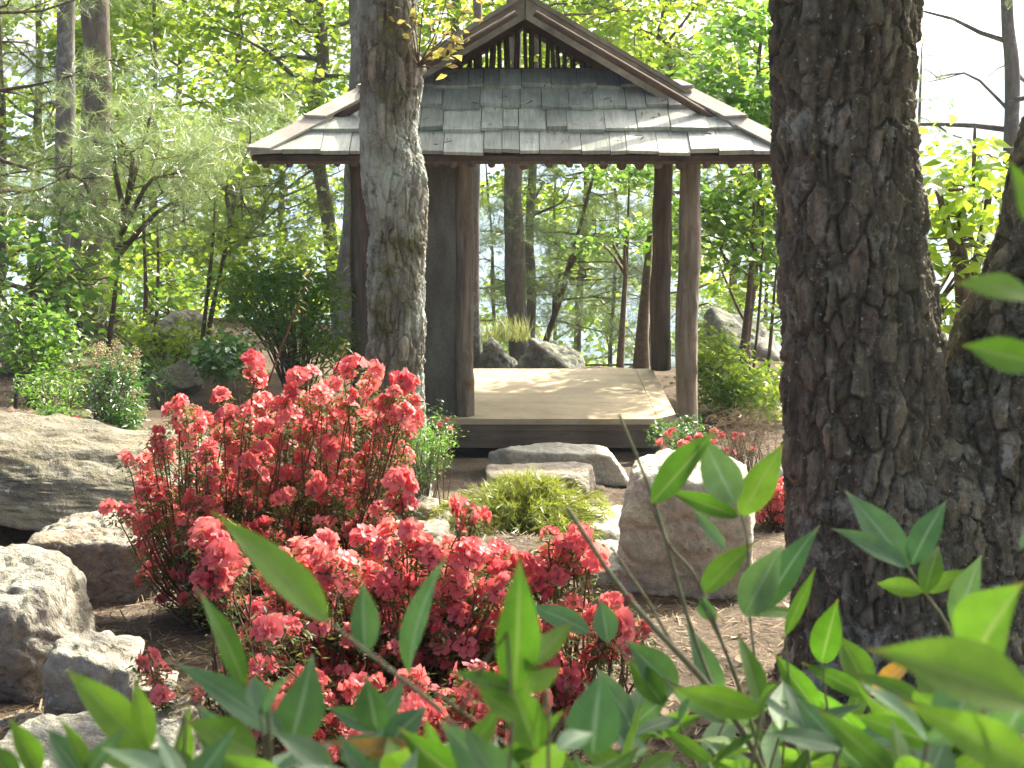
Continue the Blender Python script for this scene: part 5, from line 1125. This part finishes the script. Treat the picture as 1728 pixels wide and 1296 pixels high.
leaves_px(pl, [(616, 1102, 610, 978, 50, 'b'), (692, 1142, 690, 948, 57, 'b'), (636, 1232, 618, 1138, 54, 'b'), (632, 1228, 682, 1148, 38, 'b'), (650, 1262, 716, 1184, 46, 'b'), (642, 1232, 550, 1194, 34, 'b'), (575, 1282, 640, 1240, 40, 'b'), (790, 1292, 545, 1256, 42, 'r'), (720, 1300, 800, 1240, 40)], 1.08)
canes(pl, [([(616, 1102), (700, 1165), (800, 1250), (900, 1330)], 5), ([(692, 1142), (780, 1200), (900, 1300), (950, 1400)], 6, 1.08, True)], 1.08); triads(pl, (560, 840, 1300, 1440), 8, (.85, 1.2))
pl = plant('bamboo with a large bright spotted leaf standing upright', 880, .9)
leaves_px(pl, [(868, 1165, 882, 953, 76), (905, 1265, 858, 1135, 66), (886, 1132, 966, 1054, 42), (886, 1168, 948, 1120, 36), (862, 1162, 774, 1128, 34), (878, 1212, 798, 1158, 38), (1000, 1272, 1008, 1138, 84, 'b', 1.0), (940, 1265, 1005, 1225, 40, 'b'), (900, 1310, 960, 1250, 46), (830, 1305, 780, 1225, 40, 'b')], .88)
canes(pl, [([(868, 1165), (905, 1265), (925, 1400)], 8, .9, True)], .9); triads(pl, (780, 1040, 1285, 1440), 9, (.85, 1.2))
pl = plant('tall bamboo with leaves spread before the upright boulder', 1290, 1.45)
leaves_px(pl, [(1100, 848, 1212, 728, 60), (1240, 850, 1186, 738, 60, 'b'), (1250, 870, 1322, 748, 48), (1246, 872, 1126, 824, 34), (1224, 928, 1166, 858, 20, 'b'), (1186, 1002, 1272, 904, 50), (1256, 1038, 1322, 918, 62, 'b'), (1290, 1028, 1362, 883, 50, 'b'), (1264, 1038, 1366, 1020, 24), (1325, 1072, 1376, 958, 26), (1200, 1048, 1188, 1002, 32, 'b'), (1026, 1084, 1014, 1012, 40, 'b'), (996, 1068, 888, 1008, 40, 'b'), (1140, 1165, 1050, 1078, 56, 'b'), (1215, 1180, 1170, 1060, 46, 'b'), (1120, 1190, 1060, 1105, 44)], 1.45)
canes(pl, [([(1045, 700), (1105, 850), (1160, 1040), (1210, 1180)], 9), ([(958, 858), (1060, 1010), (1215, 1180), (1290, 1310), (1330, 1480)], 15, 1.35, True), ([(1030, 922), (1090, 1010), (1150, 1110), (1215, 1180)], 7), ([(1095, 846), (1130, 920), (1182, 990), (1260, 1200)], 7), ([(1250, 868), (1262, 920), (1265, 1040), (1290, 1220)], 6), ([(1180, 1010), (1225, 1100), (1262, 1200), (1300, 1330)], 8), ([(1025, 1084), (1110, 1140), (1215, 1185)], 5), ([(1325, 1072), (1330, 1160), (1320, 1290)], 5)], 1.45)
triads(pl, (1040, 1330, 1190, 1400), 26, (1.05, 1.6), (.045, .08), 'ggb')
pl = plant('bamboo with five-leaf sprays against the foot of the oak', 1500, 1.5)
leaves_px(pl, [(1532, 957, 1438, 824, 58, 'b'), (1530, 958, 1413, 880, 36, 'b'), (1538, 953, 1588, 838, 48, 'b'), (1560, 1002, 1586, 908, 40), (1556, 1000, 1474, 978, 30), (1564, 998, 1645, 954, 32), (1612, 1058, 1652, 938, 52, 'b'), (1386, 1118, 1412, 1013, 50), (1466, 1172, 1418, 1060, 48), (1466, 1176, 1352, 1114, 30), (1470, 1172, 1552, 1104, 34, 'r'), (1480, 1215, 1505, 1165, 40, 'b'), (1430, 1250, 1330, 1180, 50, 'b'), (1380, 1200, 1310, 1110, 40)], 1.42)
canes(pl, [([(1532, 957), (1560, 1000), (1600, 1060), (1640, 1180), (1640, 1400)], 8, 1.42, True), ([(1466, 1172), (1480, 1230), (1500, 1330)], 5), ([(1386, 1118), (1400, 1220), (1420, 1330)], 6), ([(1612, 1058), (1610, 1180), (1615, 1300)], 5)], 1.42)
triads(pl, (1320, 1640, 1210, 1400), 28, (1.05, 1.7), (.045, .085), 'gbbg')
pl = plant('bamboo with very large bright out-of-focus leaves at the right edge', 1700, .8)
leaves_px(pl, [(1740, 1190, 1488, 1072, 105, 'g', .72), (1645, 1110, 1708, 985, 130, 'g', .8), (1750, 1300, 1558, 1188, 78, 'g', .8), (1600, 1240, 1652, 1128, 96, 'b', .95), (1745, 502, 1624, 460, 52, 'g', .78), (1748, 612, 1626, 582, 52, 'g', .8), (1745, 385, 1708, 268, 38, 'g', .78), (1745, 912, 1695, 920, 26, 'b', .9), (1690, 1250, 1760, 1130, 70, 'b', .85), (1560, 1330, 1600, 1240, 70, 'b', .95)], .8)
canes(pl, [([(1745, 385), (1760, 500), (1752, 620), (1745, 912), (1740, 1190), (1745, 1400)], 10, .8, True), ([(1645, 1110), (1660, 1200), (1680, 1330)], 7)], .8)
triads(pl, (1500, 1760, 1210, 1400), 22, (.85, 1.3), (.05, .085), 'gbg')

# ------------------------------------------------------------------ air
HX, HY0, HY1, HZ0, HZ1 = 12500, -430, 15000, -520, 20
hz = build('haze', *boxv(-HX, HX, HY0, HY1, HZ0, HZ1), None); tag(hz, kind='stuff')
m, n, out = mat_new('haze_air'); v = nd(n, 'VolumePrincipled'); v.inputs['Color'].default_value = (.62, .82, 1, 1); v.inputs['Density'].default_value = .0005; v.inputs['Anisotropy'].default_value = 0.
n.links.new(v.outputs[0], out.inputs['Volume']); hz.data.materials.append(m)
